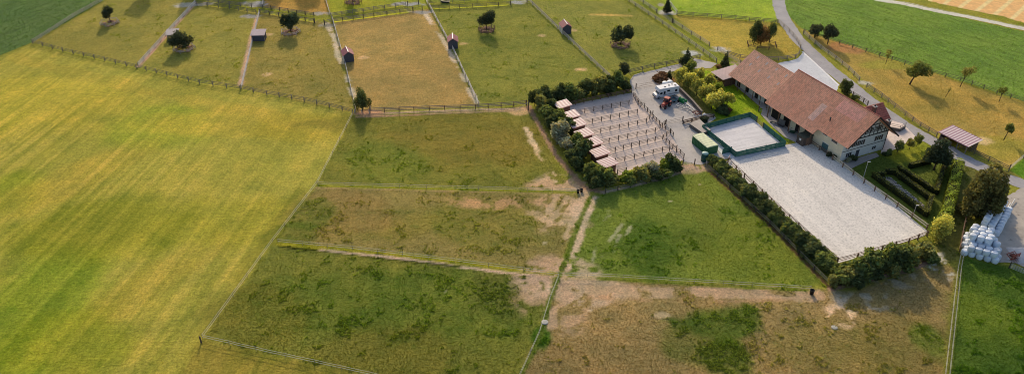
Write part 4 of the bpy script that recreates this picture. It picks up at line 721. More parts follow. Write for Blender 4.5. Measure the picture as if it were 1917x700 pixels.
fence([(c[0], c[1]) for c in [(at(1426,86)[0]+4.6*math.cos(a), at(1426,86)[1]+3.0*math.sin(a)) for a in np.linspace(.3,6.58,9)]], 'low brown guard rails round the bronze clump', 'brown', 'brown', 1.0, 4, (.5,.9), .1, name='tree_guard', cat='tree guard', world=True)
fence([(at(679,208)[0]+a, at(679,208)[1]+b) for a, b in ((-1.9,-1.1),(1.9,-1.1),(1.9,1.1))], 'short rail guard at the foot of the bushy corner tree', 'pale', 'brown', 1.1, 2, (.5,.95), .12, name='tree_guard', cat='tree guard', world=True)
# ================================================================ FARM BUILDINGS
O_ = Vector((84.0, 158.2)); ANG = R(114.8); dX = Vector((math.cos(ANG), math.sin(ANG))); dY = Vector((-dX.y, dX.x))
def ray(px, py):
    u = (px-CX)/FOC; v = -(py-CY)/FOC; return Vector((u, math.cos(PITCH)+v*math.sin(PITCH), -math.sin(PITCH)+v*math.cos(PITCH)))
def on_gable(px, py, a=1.2):
    r = ray(px, py); t = (O_.dot(dX)+a)/Vector((r.x, r.y)).dot(dX); return Vector((r.x, r.y)).dot(dY)*t-O_.dot(dY), HGT+r.z*t
def on_side(px, py, b):
    r = ray(px, py); t = (O_.dot(dY)+b)/Vector((r.x, r.y)).dot(dY); return Vector((r.x, r.y)).dot(dX)*t-O_.dot(dX), HGT+r.z*t
def loc(a, b): return tuple(O_+dX*a+dY*b)
def tile_mat(name, col, col2, pitch=.42, patch=.25):
    m, t, N, L, B = new_mat(name); tc = N.new('ShaderNodeTexCoord'); P = tc.outputs['Object']
    n = nz(N, L, patch, 6, .7, P); c = mixc(N, L, tuple(col), tuple(col2), ramp(N, L, n.outputs[0], [(.35, grey(0)), (.65, grey(1))]))
    mp = N.new('ShaderNodeMapping'); mp.inputs['Scale'].default_value = (1/.30, 1/.36, .0); L.new(P, mp.inputs[0]); vo = N.new('ShaderNodeTexWhiteNoise'); vo.noise_dimensions = '2D'
    fl = N.new('ShaderNodeVectorMath'); fl.operation = 'FLOOR'; L.new(mp.outputs[0], fl.inputs[0]); L.new(fl.outputs[0], vo.inputs['Vector'])
    c = mixc(N, L, c, ramp(N, L, vo.outputs['Value'], [(0, grey(.82)), (.5, grey(1)), (1, (1.14,1.13,1.12))]), 1., 'MULTIPLY')
    wv = N.new('ShaderNodeTexWave'); wv.bands_direction = 'X'; wv.inputs['Scale'].default_value = .314/pitch; L.new(P, wv.inputs[0])
    c = mixc(N, L, c, ramp(N, L, wv.outputs[0], [(.05, grey(.80)), (.45, grey(1)), (1, grey(1.06))]), 1., 'MULTIPLY')
    mp3 = N.new('ShaderNodeMapping'); mp3.inputs['Scale'].default_value = (1.2, .12, .12); L.new(P, mp3.inputs[0]); n5 = nz(N, L, 1., 4, .6, mp3.outputs[0]); c = mixc(N, L, c, ramp(N, L, n5.outputs[0], [(.35, grey(.8)), (.65, grey(1.15))]), .35, 'MULTIPLY')
    L.new(c, B.inputs['Base Color']); B.inputs['Roughness'].default_value = .85; B.inputs['Specular IOR Level'].default_value = .2
    b = N.new('ShaderNodeBump'); b.inputs['Strength'].default_value = .4; b.inputs['Distance'].default_value = .06; L.new(wv.outputs[0], b.inputs['Height']); L.new(b.outputs[0], B.inputs['Normal']); return m
TILE_B = tile_mat('barn_tiles', (.71,.335,.215), (.74,.385,.262)); TILE_A = tile_mat('stable_tiles', (.78,.42,.28), (.80,.46,.32), .5); TILE_P = tile_mat('pale_tiles', (.80,.50,.41), (.81,.54,.45)); TILE_R = tile_mat('red_tiles', (.48,.15,.105), (.54,.21,.15))
WALLW = mat('white_render', (.72,.70,.64), .9, .10, .5, fine=.06, fscale=3); WALLC = mat('cream_render', (.70,.63,.45), .9, .10, .5, fine=.06, fscale=3); BEAM = mat('dark_beams', (.035,.028,.024), .8, .2); GLASS = mat('window_glass', (.025,.03,.038), .08, .3, .8, spec=.6); SHUT = mat('shutters', (.09,.065,.06), .7, .25, 3); FRAMEW = mat('white_frame', (.70,.69,.66), .6, .05)
STONE_D = mat('dark_stone', (.13,.12,.115), .9, .4, 1.8, .4, 4); CONC = mat('concrete', (.42,.40,.37), .9, .18, .8, fine=.1)
def slope(mb, a0, a1, y0, z0, y1, z1, course=.38, th=.16):
    """one roof side laid in overlapping courses from ridge (y0,z0) to eave (y1,z1)"""
    L_ = math.hypot(y1-y0, z1-z0); n = max(2, round(L_/course)); ny_, nz_ = (z0-z1)/L_*(1 if y1 > y0 else -1), abs(y1-y0)/L_
    for i in range(n):
        f0, f1 = i/n, (i+1)/n; ya, za = y0+(y1-y0)*f0, z0+(z1-z0)*f0; yb, zb = y0+(y1-y0)*f1, z0+(z1-z0)*f1; l = .055
        mb.add([(a0,ya,za),(a1,ya,za),(a1,yb+ny_*l,zb+nz_*l),(a0,yb+ny_*l,zb+nz_*l),(a1,yb,zb),(a0,yb,zb)], [(0,1,2,3),(3,2,4,5)])
    for (ya, za), (yb, zb) in ((((y0,z0)),((y1,z1))),):
        mb.hexa([(a0,ya-ny_*th,za-nz_*th-.02),(a1,ya-ny_*th,za-nz_*th-.02),(a1,yb-ny_*th,zb-nz_*th-.02),(a0,yb-ny_*th,zb-nz_*th-.02),(a0,ya,za-.02),(a1,ya,za-.02),(a1,yb,zb-.02),(a0,yb,zb-.02)])
    return mb
def wbox(parent, name, m, x0, x1, y0, y1, z0, z1): return MB().box(x0, x1, y0, y1, z0, z1).build(name, m, parent)
def gwin(parent, y, z, w, h, x=1.2, shut=False, name='window', panes=2):
    """a window in the gable wall (which faces -x)"""
    f = MB().box(x-.07, x+.02, y-w/2-.08, y+w/2+.08, z-h/2-.08, z-h/2); f.box(x-.07, x+.02, y-w/2-.08, y+w/2+.08, z+h/2, z+h/2+.08); f.box(x-.07, x+.02, y-w/2-.08, y-w/2, z-h/2, z+h/2); f.box(x-.07, x+.02, y+w/2, y+w/2+.08, z-h/2, z+h/2)
    for k in range(1, panes): yy = y-w/2+w*k/panes; f.box(x-.06, x+.02, yy-.03, yy+.03, z-h/2, z+h/2)
    o = f.build(name, FRAMEW, parent); wbox(o, 'pane', GLASS, x-.025, x+.01, y-w/2, y+w/2, z-h/2, z+h/2)
    if shut:
        for s in (-1, 1): yy = y+s*(w/2+.08+.3); wbox(parent, 'shutter', SHUT, x-.09, x-.02, yy-.28, yy+.28, z-h/2-.05, z+h/2+.05)
    return o
def swin(parent, x, z, w, h, y, sgn=1, mat_=None, name='window'):
    f = MB()
    for (a, b, c, d) in ((x-w/2-.08, x+w/2+.08, z-h/2-.08, z-h/2), (x-w/2-.08, x+w/2+.08, z+h/2, z+h/2+.08), (x-w/2-.08, x-w/2, z-h/2, z+h/2), (x+w/2, x+w/2+.08, z-h/2, z+h/2)): f.box(a, b, min(y, y+sgn*.07), max(y, y+sgn*.07), c, d)
    o = f.build(name, FRAMEW, parent); wbox(o, 'pane', mat_ or GLASS, x-w/2, x+w/2, min(y-.01*sgn, y+.03*sgn), max(y-.01*sgn, y+.03*sgn), z-h/2, z+h/2); return o
house = thing('farmhouse', 'big red-tiled barn house with a white half-timbered gable', 'farmhouse', loc(0,0), ANG)
K_ = .835; RZ = 11.6
MB().profile([(-6.8,-.1),(6.8,-.1),(6.8,RZ-K_*6.8-.26),(0,RZ-.28),(-6.8,RZ-K_*6.8-.26)], 1.2, 25.7).build('wall', WALLC, house)
MB().profile([(-6.79,0),(6.79,0),(6.79,RZ-K_*6.8-.30),(0,RZ-.33),(-6.79,RZ-K_*6.8-.30)], 1.185, 1.2-.002).build('gable_wall', WALLW, house)
rf = slope(MB(), -.9, 8.9, 0, RZ, 7.75, RZ-K_*7.75); slope(rf, 8.9, 26.3, 0, RZ, 9.0, RZ-K_*9.0); slope(rf, -.9, 26.3, 0, RZ, -8.4, RZ-K_*8.4); roof = rf.build('roof', TILE_B, house)
rc = MB()
for i in range(68): x = -.9+27.2*i/68; rc.tube([(x,0,RZ-.02),(x+.42,0,RZ+.0)], [.15,.13], 8)
rc.build('ridge_tiles', TILE_R, roof)
bg_ = MB()
for s in (1, -1):
    e = 7.75 if s > 0 else 8.4
    bg_.bar((-.93,0,RZ-.16),(-.93,s*e,RZ-K_*e-.16), .06, .34, (0,0,1))
bg_.build('bargeboard', BEAM, roof)
sf = slope(MB(), 11.6, 13.4, 3.2, RZ-K_*3.2+.05, 7.0, RZ-K_*7.0+.05, th=.03); sf.build('pale_tile_patch', TILE_P, house)
slope(MB(), 2.2, 9.6, .6, RZ-K_*.6+.04, 3.0, RZ-K_*3.0+.04, th=.03).build('pale_tile_patch', tile_mat('pink_tiles', (.76,.37,.29), (.78,.40,.31)), house)
vp = MB(); vp.lathe([(.14,RZ-K_*5.2-.1),(.14,RZ-K_*5.2+.6),(.2,RZ-K_*5.2+.62),(.2,RZ-K_*5.2+.8)], 8, 8.2, 5.2); vp.build('vent_pipe', DARKM, house)
# half-timbering
bm_ = MB(); X = 1.185
def gb(y0, z0, y1, z1, w=.17): bm_.bar((X-.03, y0, z0), (X-.03, y1, z1), .07, w, (1,0,0)) if abs(y1-y0) < 1e-3 else bm_.bar((X-.03, y0, z0), (X-.03, y1, z1), .07, w, (0,0,1))
zb0, zb1 = 5.35, 8.15
hw = lambda z: (RZ-.33-z)/K_
gb(-hw(zb0)*.96, zb0, hw(zb0)*.96, zb0, .26); gb(-hw(zb1)*.95, zb1, hw(zb1)*.95, zb1, .2); gb(-hw(6.15)*.96, 6.15, hw(6.15)*.96, 6.15, .12)
for y in (-5.4,-4.4,-3.2,-2.0,-.75,.75,1.9,3.1,4.3,5.4):
    zt = min(zb1, RZ-.4-K_*abs(y)); gb(y, zb0, y, zt)
for s in (-1,1): gb(s*6.4, zb0+.1, s*5.4, 6.6, .14); gb(s*4.3, zb1-.1, s*3.1, zb0+.1, .12)
bm_.build('timber_frame', BEAM, house)
wbox(house, 'belt_course', BEAM, 1.13, 1.183, -6.79, 6.79, 2.62, 2.74)
for y in (-3.75,-2.6,-1.35,0,1.35,2.5,3.7): gwin(house, y, 6.95, .72, 1.25, 1.183)
for y in (-3.75,-1.35,1.35,3.7): wbox(house, 'shutter', SHUT, 1.09, 1.16, y-.58-.2 if y > 0 else y+.40, y-.40 if y > 0 else y+.78, 6.3, 7.6)
for y in (4.7, 3.05, 1.35): gwin(house, y, 4.05, .95, 1.25, 1.183)
for y in (5.62, 3.87, 2.2, .48): wbox(house, 'shutter', SHUT, 1.09, 1.16, y-.26, y+.26, 3.4, 4.7)
gwin(house, -4.3, 3.95, 1.15, 1.2, 1.183, True); gwin(house, 4.4, 1.45, 1.7, 1.15, 1.183, panes=3); gwin(house, -3.6, 1.35, 1.2, .85, 1.183)
dr = wbox(house, 'door', mat('dark_door', (.06,.065,.075), .5), 1.11, 1.19, 1.1, 2.1, .05, 2.1); wbox(dr, 'door_frame', FRAMEW, 1.10, 1.18, 1.0, 2.2, 2.1, 2.22)
wbox(house, 'downpipe', BEAM, 1.02, 1.13, -6.86, -6.75, 0, 5.6)
# arena side of the house and the barn
gd = wbox(house, 'barn_door', mat('blue_green_door', (.06,.13,.14), .6, .15), 5.4, 7.3, 6.79, 6.87, .05, 2.3); wbox(gd, 'door_frame', FRAMEW, 5.3, 7.4, 6.79, 6.85, 2.3, 2.42)
swin(house, 7.2, 4.6, 1.5, .8, 6.8); swin(house, 4.0, 4.2, 1.9, .8, 6.8); 
for a0, a1 in ((12.4,13.5),(15.2,16.6),(18.8,21.0),(22.2,25.4)): wbox(house, 'stable_opening', mat('dark_opening', (.018,.016,.015), .9), a0, a1, 6.79, 6.84, .05, 2.6)
for a in (10.2, 14.2, 17.6, 21.6, 25.5): wbox(house, 'eave_post', WOOD['brown'], a-.1, a+.1, 7.9, 8.1, 0, RZ-K_*8.0-.25)
def chimney(x, y, z0, z1, s, m, parent, name='chimney'):
    c = MB().box(x-s/2, x+s/2, y-s/2, y+s/2, z0, z1).build(name, m, parent); MB().box(x-s/2-.1, x+s/2+.1, y-s/2-.1, y+s/2+.1, z1, z1+.14).build('chimney_cap', CONC, c); MB().lathe([(.2,z1+.14),(.2,z1+.5)], 8, x, y).build('chimney_pot', DARKM, c); return c
CH = mat('sooty_brick', (.10,.075,.07), .9, .4, 3)
chimney(4.6, -4.3, 7.2, 10.6, .75, CH, house)
# cross wing at the road side
wing = thing('cross_wing', 'small red-tiled wing behind the farmhouse on the road side', 'house wing', loc(0,0), ANG)
MB().profile([(6.6,0),(12.6,0),(12.6,4.6),(9.6,7.0),(6.6,4.6)], -7.2, -12.6, 'y').build('wall', WALLC, wing)
wr = MB()
def slope_y(mb, y0, y1, x0, z0, x1, z1):
    t = slope(MB(), y0, y1, x0, z0, x1, z1); mb.add([(y, x, z) for x, y, z in t.v], t.f)
slope_y(wr, -5.4, -13.2, 9.6, 7.35, 5.9, 4.35); slope_y(wr, -5.4, -13.2, 9.6, 7.35, 13.3, 4.35); wr.build('roof', TILE_R, wing)
chimney(4.2, -10.1, 0, 5.6, .9, STONE_D, wing)
# stable wing
st = thing('stable_wing', 'long low stable wing with pink-red tiles and a row of dark doors', 'stable', loc(0,0), ANG)
KA = .787; RA = 9.1; YA = -1.3
MB().profile([(-6.8,-.1),(3.87,-.1),(3.87,RA-KA*(3.87-YA)-.2),(YA,RA-.24),(-6.8,RA-KA*(YA+6.8)-.2)], 25.72, 43.9).build('wall', WALLW, st)
ra = slope(MB(), 25.0, 44.6, YA, RA, 6.2, RA-KA*(6.2-YA), .40); slope(ra, 26.3, 44.6, YA, RA, -8.6, RA-KA*(YA+8.6), .40); ra.build('roof', TILE_A, st)
rc = MB()
for i in range(46): x = 26.2+18.4*i/46; rc.tube([(x,YA,RA-.02),(x+.42,YA,RA)], [.15,.13], 8)
rc.build('ridge_tiles', TILE_A, st)
zr = zv(1320,90,5.39); PALE_T = mat('glass_tiles', (.60,.52,.50), .3, .1)
for q in ((533,97),(458,168),(622,160),(545,233),(722,217),(640,297),(818,283),(738,362)):
    px, py = zr(q)[0]; r = ray(px, py)   # where the roof plane is met
    A_ = Vector((r.x, r.y)); t = (RA+.03-HGT-KA*(O_.dot(dY)*1+YA)+0)/(r.z+KA*A_.dot(dY)) if False else None
    den = r.z+KA*A_.dot(dY); num = RA+.05+KA*(YA+O_.dot(dY))-HGT; t = num/den; a = A_.dot(dX)*t-O_.dot(dX); b = A_.dot(dY)*t-O_.dot(dY); z = RA-KA*(b-YA)+.09
    MB().hexa([(a-.22,b-.34,z+KA*.34-.03),(a+.22,b-.34,z+KA*.34-.03),(a+.22,b+.34,z-KA*.34-.03),(a-.22,b+.34,z-KA*.34-.03),(a-.22,b-.34,z+KA*.34),(a+.22,b-.34,z+KA*.34),(a+.22,b+.34,z-KA*.34),(a-.22,b+.34,z-KA*.34)]).build('glass_tile', PALE_T, st)
DOORM = mat('stable_door', (.03,.027,.026), .8, .3)
for px, py in ((1383.6,156),(1399,168),(1416,181),(1433.5,193)): a, z = on_side(px, py, 3.87); d_ = wbox(st, 'stable_door', DOORM, a-.62, a+.62, 3.868, 3.95, .05, 2.75); wbox(d_, 'door_track', BEAM, a-.7, a+.7, 3.868, 3.97, 2.75, 2.86)
for px, py in ((1378,149),(1406,167),(1411,171),(1424,180),(1390,156)): a, z = on_side(px, py, 3.87); swin(st, a, 1.95, .85, .75, 3.87)
for a in (28.6,31.5,34.5,37.5,40.6,43.4): wbox(st, 'eave_post', WOOD['brown'], a-.08, a+.08, 5.6, 5.76, 0, RA-KA*(5.7-YA)-.2)
# lean-to at the stable end
lt = thing('lean_to_shed', 'low lean-to with pale pink sheet roof and brick wall at the stable end', 'shed', loc(0,0), ANG)
MB().box(44.0, 48.6, .8, 7.6, 0, 2.3).build('wall', mat('brown_brick', (.17,.09,.07), .9, .3, 2.5), lt)
def ribbed(name, mA, parent, pts, ribs=9, th=.06, axis=0):
    """corrugated sheet roof on four corner points (lower-left, lower-right, upper-right, upper-left); ribs run up the slope"""
    p = [Vector(q) for q in pts]; b = MB(); n = ribs*2; up = Vector((0,0,th))
    for i in range(n):
        f0, f1 = i/n, (i+1)/n; h = up*(1 if i % 2 else .35); lo0, lo1 = p[0].lerp(p[1], f0), p[0].lerp(p[1], f1); hi0, hi1 = p[3].lerp(p[2], f0), p[3].lerp(p[2], f1)
        b.hexa([lo0-up, lo1-up, hi1-up, hi0-up, lo0+h, lo1+h, hi1+h, hi0+h])
    return b.build(name, mA, parent)
SHEETM = mat('pink_sheet', (.56,.42,.40), .5, .12, .6); ribbed('roof', SHEETM, lt, [(43.7,8.6,2.45),(49.2,8.6,2.45),(49.2,.2,3.05),(43.7,.2,3.05)], 12)
a, z = on_side(1341, 147, 7.6); swin(lt, 47.4, 1.35, .8, .7, 7.6, 1, mat('dark_opening2', (.02,.02,.02), .9), 'window')
hut = thing('wooden_hut', 'dark brown plank hut with a small white notice under the barn eave', 'hut', loc(11.4,8.5), ANG)
b = MB()
for i in range(9): b.box(-1.1, 1.1, -1.45+.012, 1.45-.012, .05+.265*i, .05+.265*i+.25)
b.build('plank_wall', WOOD['dark'], hut); MB().hexa([(-1.25,-1.6,2.42),(1.25,-1.6,2.42),(1.25,1.6,2.38),(-1.25,1.6,2.38),(-1.25,-1.6,2.56),(1.25,-1.6,2.56),(1.25,1.6,2.5),(-1.25,1.6,2.5)]).build('roof', mat('mossy_felt', (.06,.075,.06), .9, .3), hut)
wbox(hut, 'notice', FRAMEW, -.35, .25, 1.452, 1.47, 1.25, 1.8); wbox(hut, 'door', WOOD['brown'], -1.13, -1.105, -.6, .5, .1, 2.05)
# ---------------------------------------------------------------- field huts
REDM = mat('red_sheet', (.34,.10,.115), .5, .15, .8); SLATE = wood('blue_grey_boards', (.085,.085,.11)); WHITEB = wood('white_board_wall', (.60,.58,.56), .1); LILAC = mat('lilac_sheet', (.42,.33,.37), .5, .12, .8)
def gable_hut(px, ang, label):
    t = thing('field_hut', label, 'hut', at(*px), ang); w, l, h, r = 1.45, 1.9, 2.3, 3.3
    b = MB()
    b.profile([(-w,0),(w,0),(w,h),(0,r),(-w,h)], -l, -l+.06); b.profile([(-w,0),(w,0),(w,h),(0,r),(-w,h)], l-.06, l); b.box(-l, l, w-.06, w, 0, h); b.build('board_wall', SLATE, t); MB().box(-l+.02, l-.02, -w-.012, -w+.05, 0, h).build('white_wall', WHITEB, t)
    for s in (1, -1):
        p = [(-l-.2, s*(w+.25), h-.15), (l+.2, s*(w+.25), h-.15), (l+.2, 0, r+.06), (-l-.2, 0, r+.06)]; ribbed('roof_sheet', REDM, t, p, 8, .04)
    MB().bar((-l-.22,0,r+.12),(l+.22,0,r+.12), .22, .08).build('ridge_cap', mat('white_ridge', (.75,.73,.72), .5), t)
    MB().box(l-.01, l+.04, -.5, .5, .05, 1.9).build('door', SLATE, t); return t
HA = R(-90)
gable_hut((652,112), ang_px((650,90),(655,118))+R(6), 'red-roofed slate-blue field hut left of the dry brown paddock'); gable_hut((848,87), ang_px((842,62),(852,92))-R(6), 'red-roofed field hut right of the dry brown paddock'); gable_hut((1058,60), ang_px((1048,38),(1064,66))+R(3), 'red-roofed field hut nearest the yard drive, white wall on its left')
def flat_hut(px, ang, label, w=2.1, d=1.6, sheetm=LILAC):
    t = thing('open_field_hut', label, 'hut', at(*px), ang); b = MB(); b.box(-w, w, -d, -d+.07, 0, 2.0); b.box(-w, -w+.07, -d, d, 0, 2.2); b.box(w-.07, w, -d+.9, d, 0, 2.2); b.box(-w, w, d-.07, d, 0, 2.5); b.build('board_wall', SLATE if sheetm is LILAC else WOOD['grey'], t)
    ribbed('roof_sheet', sheetm, t, [(-w-.3,-d-.4,2.05),(w+.3,-d-.4,2.05),(w+.3,d+.3,2.62),(-w-.3,d+.3,2.62)], 10, .04); MB().box(w, w+.06, -d, -d+.12, 0, 2.2).build('corner_post', WOOD['pale'], t); return t
flat_hut((486,74), R(3), 'lilac lean-roofed open hut beside the white board fence', 1.9, 1.5); flat_hut((326,73), R(12), 'pale roofed hut half hidden behind the wide dark tree', 1.6, 1.4, mat('pale_sheet', (.52,.46,.44), .6, .1))
# pen huts
STRIPE_P = mat('pink_roof_sheet', (.60,.29,.29), .55, .15, 1.2); STRIPE_W = mat('white_roof_sheet', (.78,.66,.64), .5, .1, 1.2); PLANK = wood('red_brown_planks', (.24,.125,.09), .25)
PB0 = Vector(at(980+196/2.916+7,130+187/2.916+2,2.3)); PB1 = Vector(at(980+457/2.916,130+508/2.916,2.3)); pdir = (PB1-PB0).normalized(); pang = math.atan2(pdir.y, pdir.x)
PH = [(213,190),(258,247),(292,294),(330,347),(378,396),(416,450),(458,508)]
for k, q in enumerate(PH):
    x, y = at(980+q[0]/2.916, 130+q[1]/2.916, 2.4); t = thing('pen_hut', '%s striped-roof plank hut counted down from the back hedge of the pens' % ORD[k], 'hut', (x, y), PEN_ANG)
    w, d = 1.55, 1.35; b = MB(); n = 8
    for i in range(n): z0 = .05+i*.26; b.box(-w, w, -d, -d+.05, z0, z0+.25); b.box(-w, w, d-.05, d, z0, z0+.25); b.box(-w, -w+.05, -d+.05, d-.05, z0, z0+.25)
    b.build('plank_wall', PLANK, t)
    for s in (-1, 1): MB().box(w-.12, w, s*(d-.07)-.06, s*(d-.07)+.06, 0, 2.2).build('corner_post', WOOD['brown'], t)
    ro = ribbed('roof', STRIPE_P, t, [(-w-.35,-d-.35,2.16),(w+.45,-d-.35,2.16),(w+.45,d+.35,2.62),(-w-.35,d+.35,2.62)], 8, .03) if False else None
    b = MB(); bw = MB(); N_ = 6; lo, hi = 2.2, 2.62
    zf = lambda xx: lo+(hi-lo)*((xx+w+.4)/(2*w+.85))
    for i in range(N_*2):
        y0 = -d-.4+(2*d+.8)*i/(N_*2); y1 = -d-.4+(2*d+.8)*(i+1)/(N_*2); xa, xb = -w-.4, w+.45; tgt = bw if i % 2 else b; hh = .07 if i % 2 else .03
        tgt.hexa([(xa,y0,zf(xa)-.04),(xb,y0,zf(xb)-.04),(xb,y1,zf(xb)-.04),(xa,y1,zf(xa)-.04),(xa,y0,zf(xa)+hh),(xb,y0,zf(xb)+hh),(xb,y1,zf(xb)+hh),(xa,y1,zf(xa)+hh)])
    o = b.build('roof', STRIPE_P, t); bw.build('white_stripes', STRIPE_W, o)
# field shelter by the road
sh = thing('field_shelter', 'open timber field shelter with pink striped roof beside the road', 'shelter', at(1798,254,2.6), math.atan2(163.3-169.7, 113.1-109.5)); w, d = 3.6, 2.2
ang_s = math.atan2(at(1835,258,2.6)[1]-at(1784,233,2.6)[1], at(1835,258,2.6)[0]-at(1784,233,2.6)[0]); sh.rotation_euler = (0,0,ang_s)
b = MB()
for i in range(6): b.box(-w, -.2, -d, -d+.05, .1+i*.2, .1+i*.2+.18)
for i in range(10): z0 = .05+i*.22; b.box(-w, w, d-.05, d, z0, z0+.21); b.box(-w, -w+.05, -d+.05, d-.05, z0, z0+.21); b.box(w-.05, w, 0, d-.05, z0, z0+.21)
b.build('board_wall', WOOD['dark'], sh)
for x in (-w, -w/3, w/3, w): child('post', post_mesh(.16, 2.3, WOOD['grey']), sh, (x*.98, -d+.12, 0))
b = MB(); bw = MB(); N_ = 11; xa, xb = -d-.45, d+.4; zf = lambda yy: 2.3+.45*((yy-xa)/(xb-xa))
for i in range(2*N_):
    x0 = -w-.5+(2*w+1.0)*i/(2*N_); x1 = -w-.5+(2*w+1.0)*(i+1)/(2*N_); tgt = bw if i % 2 else b; hh = .07 if i % 2 else .03
    tgt.hexa([(x0,xa,zf(xa)-.04),(x1,xa,zf(xa)-.04),(x1,xb,zf(xb)-.04),(x0,xb,zf(xb)-.04),(x0,xa,zf(xa)+hh),(x1,xa,zf(xa)+hh),(x1,xb,zf(xb)+hh),(x0,xb,zf(xb)+hh)])
o = b.build('roof', mat('purple_pink_sheet', (.50,.27,.33), .5, .1), sh); bw.build('pale_stripes', STRIPE_W, o)
b = MB(); e = xa-.01; b.box(-w-.52, w+.52, xa-.06, xa, zf(xa)-.1, zf(xa)+.1); b.box(-w-.52, w+.52, xb, xb+.06, zf(xb)-.1, zf(xb)+.1); b.build('roof_edge', mat('mauve_trim', (.40,.22,.28), .5), sh)
# ---------------------------------------------------------------- yard: container, tank, slab, walls
GREENC = mat('green_container', (.035,.15,.06), .55, .2, 1.5); LGREEN = mat('pale_green_top', (.74,.78,.50), .6, .12, 1.2)
cA, cB, cC, cD = [Vector(at(*q, 2.4)) for q in ((1299.4,254.2),(1314.4,246.4),(1343.5,268.4),(1327,277))]; cc = (cA+cB+cC+cD)/4; cang = math.atan2((cD-cA).y, (cD-cA).x); Lc = ((cD-cA).length+(cC-cB).length)/4; Wc = ((cB-cA).length+(cC-cD).length)/4
ct = thing('container', 'green ribbed skip container with a pale green arched cover', 'container', tuple(cc), cang)
b = MB().box(-Lc+.08, Lc-.08, -Wc+.08, Wc-.08, .18, 2.05)
for i in range(11): x = -Lc+.1+(2*Lc-.2)*i/10; b.box(x-.08, x+.08, -Wc-.02, Wc+.02, .2, 2.0)
b.box(-Lc, Lc, -Wc-.04, Wc+.04, 2.0, 2.14); b.box(-Lc, Lc, -Wc, Wc, .12, .3); b.build('body', GREENC, ct)
arc = [(Wc*1.02*math.cos(u), 2.15+.24*math.sin(u)) for u in np.linspace(math.pi, 0, 9)]; MB().profile(arc+[(Wc*.9,2.13),(-Wc*.9,2.13)], -Lc-.05, Lc+.05).build('cover', LGREEN, ct)
b = MB()
for i in range(8): x = -Lc+(2*Lc)*i/7; b.profile([(p[0]*1.01, p[1]+.025) for p in arc]+[(p[0], p[1]-.01) for p in arc[::-1]], x-.04, x+.04)
b.build('cover_hoop', mat('hoop_green', (.56,.62,.38), .6), ct)
tk = thing('water_tank', 'round dark teal water tank with a pale domed lid beside the container', 'tank', at(1318,301)); MB().lathe([(.78,0),(.8,.1),(.8,.9),(.84,.95),(.84,1.05),(.8,1.1),(.8,2.0),(.72,2.12)], 20).build('body', mat('teal_plastic', (.012,.075,.065), .5, .15), tk, True); MB().lathe([(.80,2.05),(.74,2.18),(.5,2.32),(.2,2.38)], 20).build('lid', mat('pale_teal_lid', (.34,.50,.46), .5, .2, 2), tk, True)
sl = thing('manure_slab', 'raised concrete slab with a dark side wall behind the container', 'slab', (0,0)); q = W([(1290,238),(1309,229),(1330,250),(1315,255.5)]); MB().poly(q, 0, .95).build('side_wall', STONE_D, sl); MB().poly([tuple(Vector(q[0]).lerp(Vector(v), .985)) for v in q], .953, 1.0).build('top', mat('slab_concrete', (.47,.42,.37), .9, .15, .8), sl)
c0 = at(1311,243); sl.location = (c0[0], c0[1], 0)
for ch in kids(sl): ch.data.transform(Matrix.Translation((-c0[0], -c0[1], 0)))
def wall_line(name, label, px, th, h, m, cap=None):
    p = [Vector(v) for v in W(px)]; o = p[0]; t = thing(name, label, 'wall', tuple(o)); b = MB(); c = MB()
    for i, (a, e) in enumerate(zip(p[:-1], p[1:])):
        a, e = a-o, e-o; b.bar((a.x,a.y,h/2-.05),(e.x,e.y,h/2-.05+.001*i), th+.003*i, h)
        if cap: c.bar((a.x,a.y,h+.02),(e.x,e.y,h+.02+.002*i), th+.1, .08)
    b.build('wall', m, t)
    if cap: c.build('coping', cap, t)
    return t
wall_line('retaining_wall', 'dark stone retaining wall between the yard and the yellow trees', [(1249,153),(1272,171),(1296,195),(1313,215)], .4, 1.1, STONE_D, WOOD['grey']); wall_line('terrace_wall', 'dark low stone wall with railing behind the house terrace', [(1664,243),(1683,247),(1693,241)], .35, .9, STONE_D)
fence([(1664,242),(1683,246),(1694,240)], 'thin dark railing above the terrace wall', 'dark', 'dark', 1.7, 2, (1.2,1.6), .05, .04, .07, name='railing', cat='railing')
fence([(1596,180),(1608,187),(1624,197)], 'dark garden fence behind the barn at the road', 'dark', 'grey', 1.3, 2, (.4,.8,1.15), .1)
wall_line('kerb', 'low pale concrete kerb along the upper hedge end at the road', [(1762,273),(1782,284),(1790,291)], .3, .45, CONC)
wall_line('timber_edging', 'low timber edging along the lower end of the arena bank', [(1557,540),(1600,532),(1645,519),(1700,504),(1746,487)], .2, .4, WOOD['brown']); wall_line('stone_edging', 'curved pale stone edge along the drive beside the back hedge', [(1181,163),(1180,152),(1187,142),(1205,136)], .3, .2, CONC)
# lamps and small yard things
def lamp(px, label, h=4.6):
    t = thing('lamp_post', label, 'lamp', at(*px)); MB().tube([(0,0,0),(0,0,h)], [.07,.045], 7).build('pole', METAL, t); MB().hexa([(-.1,-.1,h),(.55,-.1,h+.02),(.55,.1,h+.02),(-.1,.1,h),(-.1,-.08,h+.1),(.55,-.08,h+.14),(.55,.08,h+.14),(-.1,.08,h+.1)]).build('lamp_head', FRAMEW, t)
lamp((1615.5,335), 'tall pale lamp post between the garden and the riding arena'); lamp((1622.5,297), 'short dark garden lamp at the paved path', 1.9); lamp((1708,406), 'thin pale pole in the corner of the pond hedge', 3.0)
pt = thing('corner_post', 'tall dark post with guy wires at the top corner of the pen hedge', 'post', at(989,206)); MB().box(-.14,.14,-.14,.14,0,2.5).build('pole', WOOD['dark'], pt); MB().tube([(-.1,0,2.3),(-3.2,-.6,.1)], .03, 5).build('guy_wire', METAL, pt)
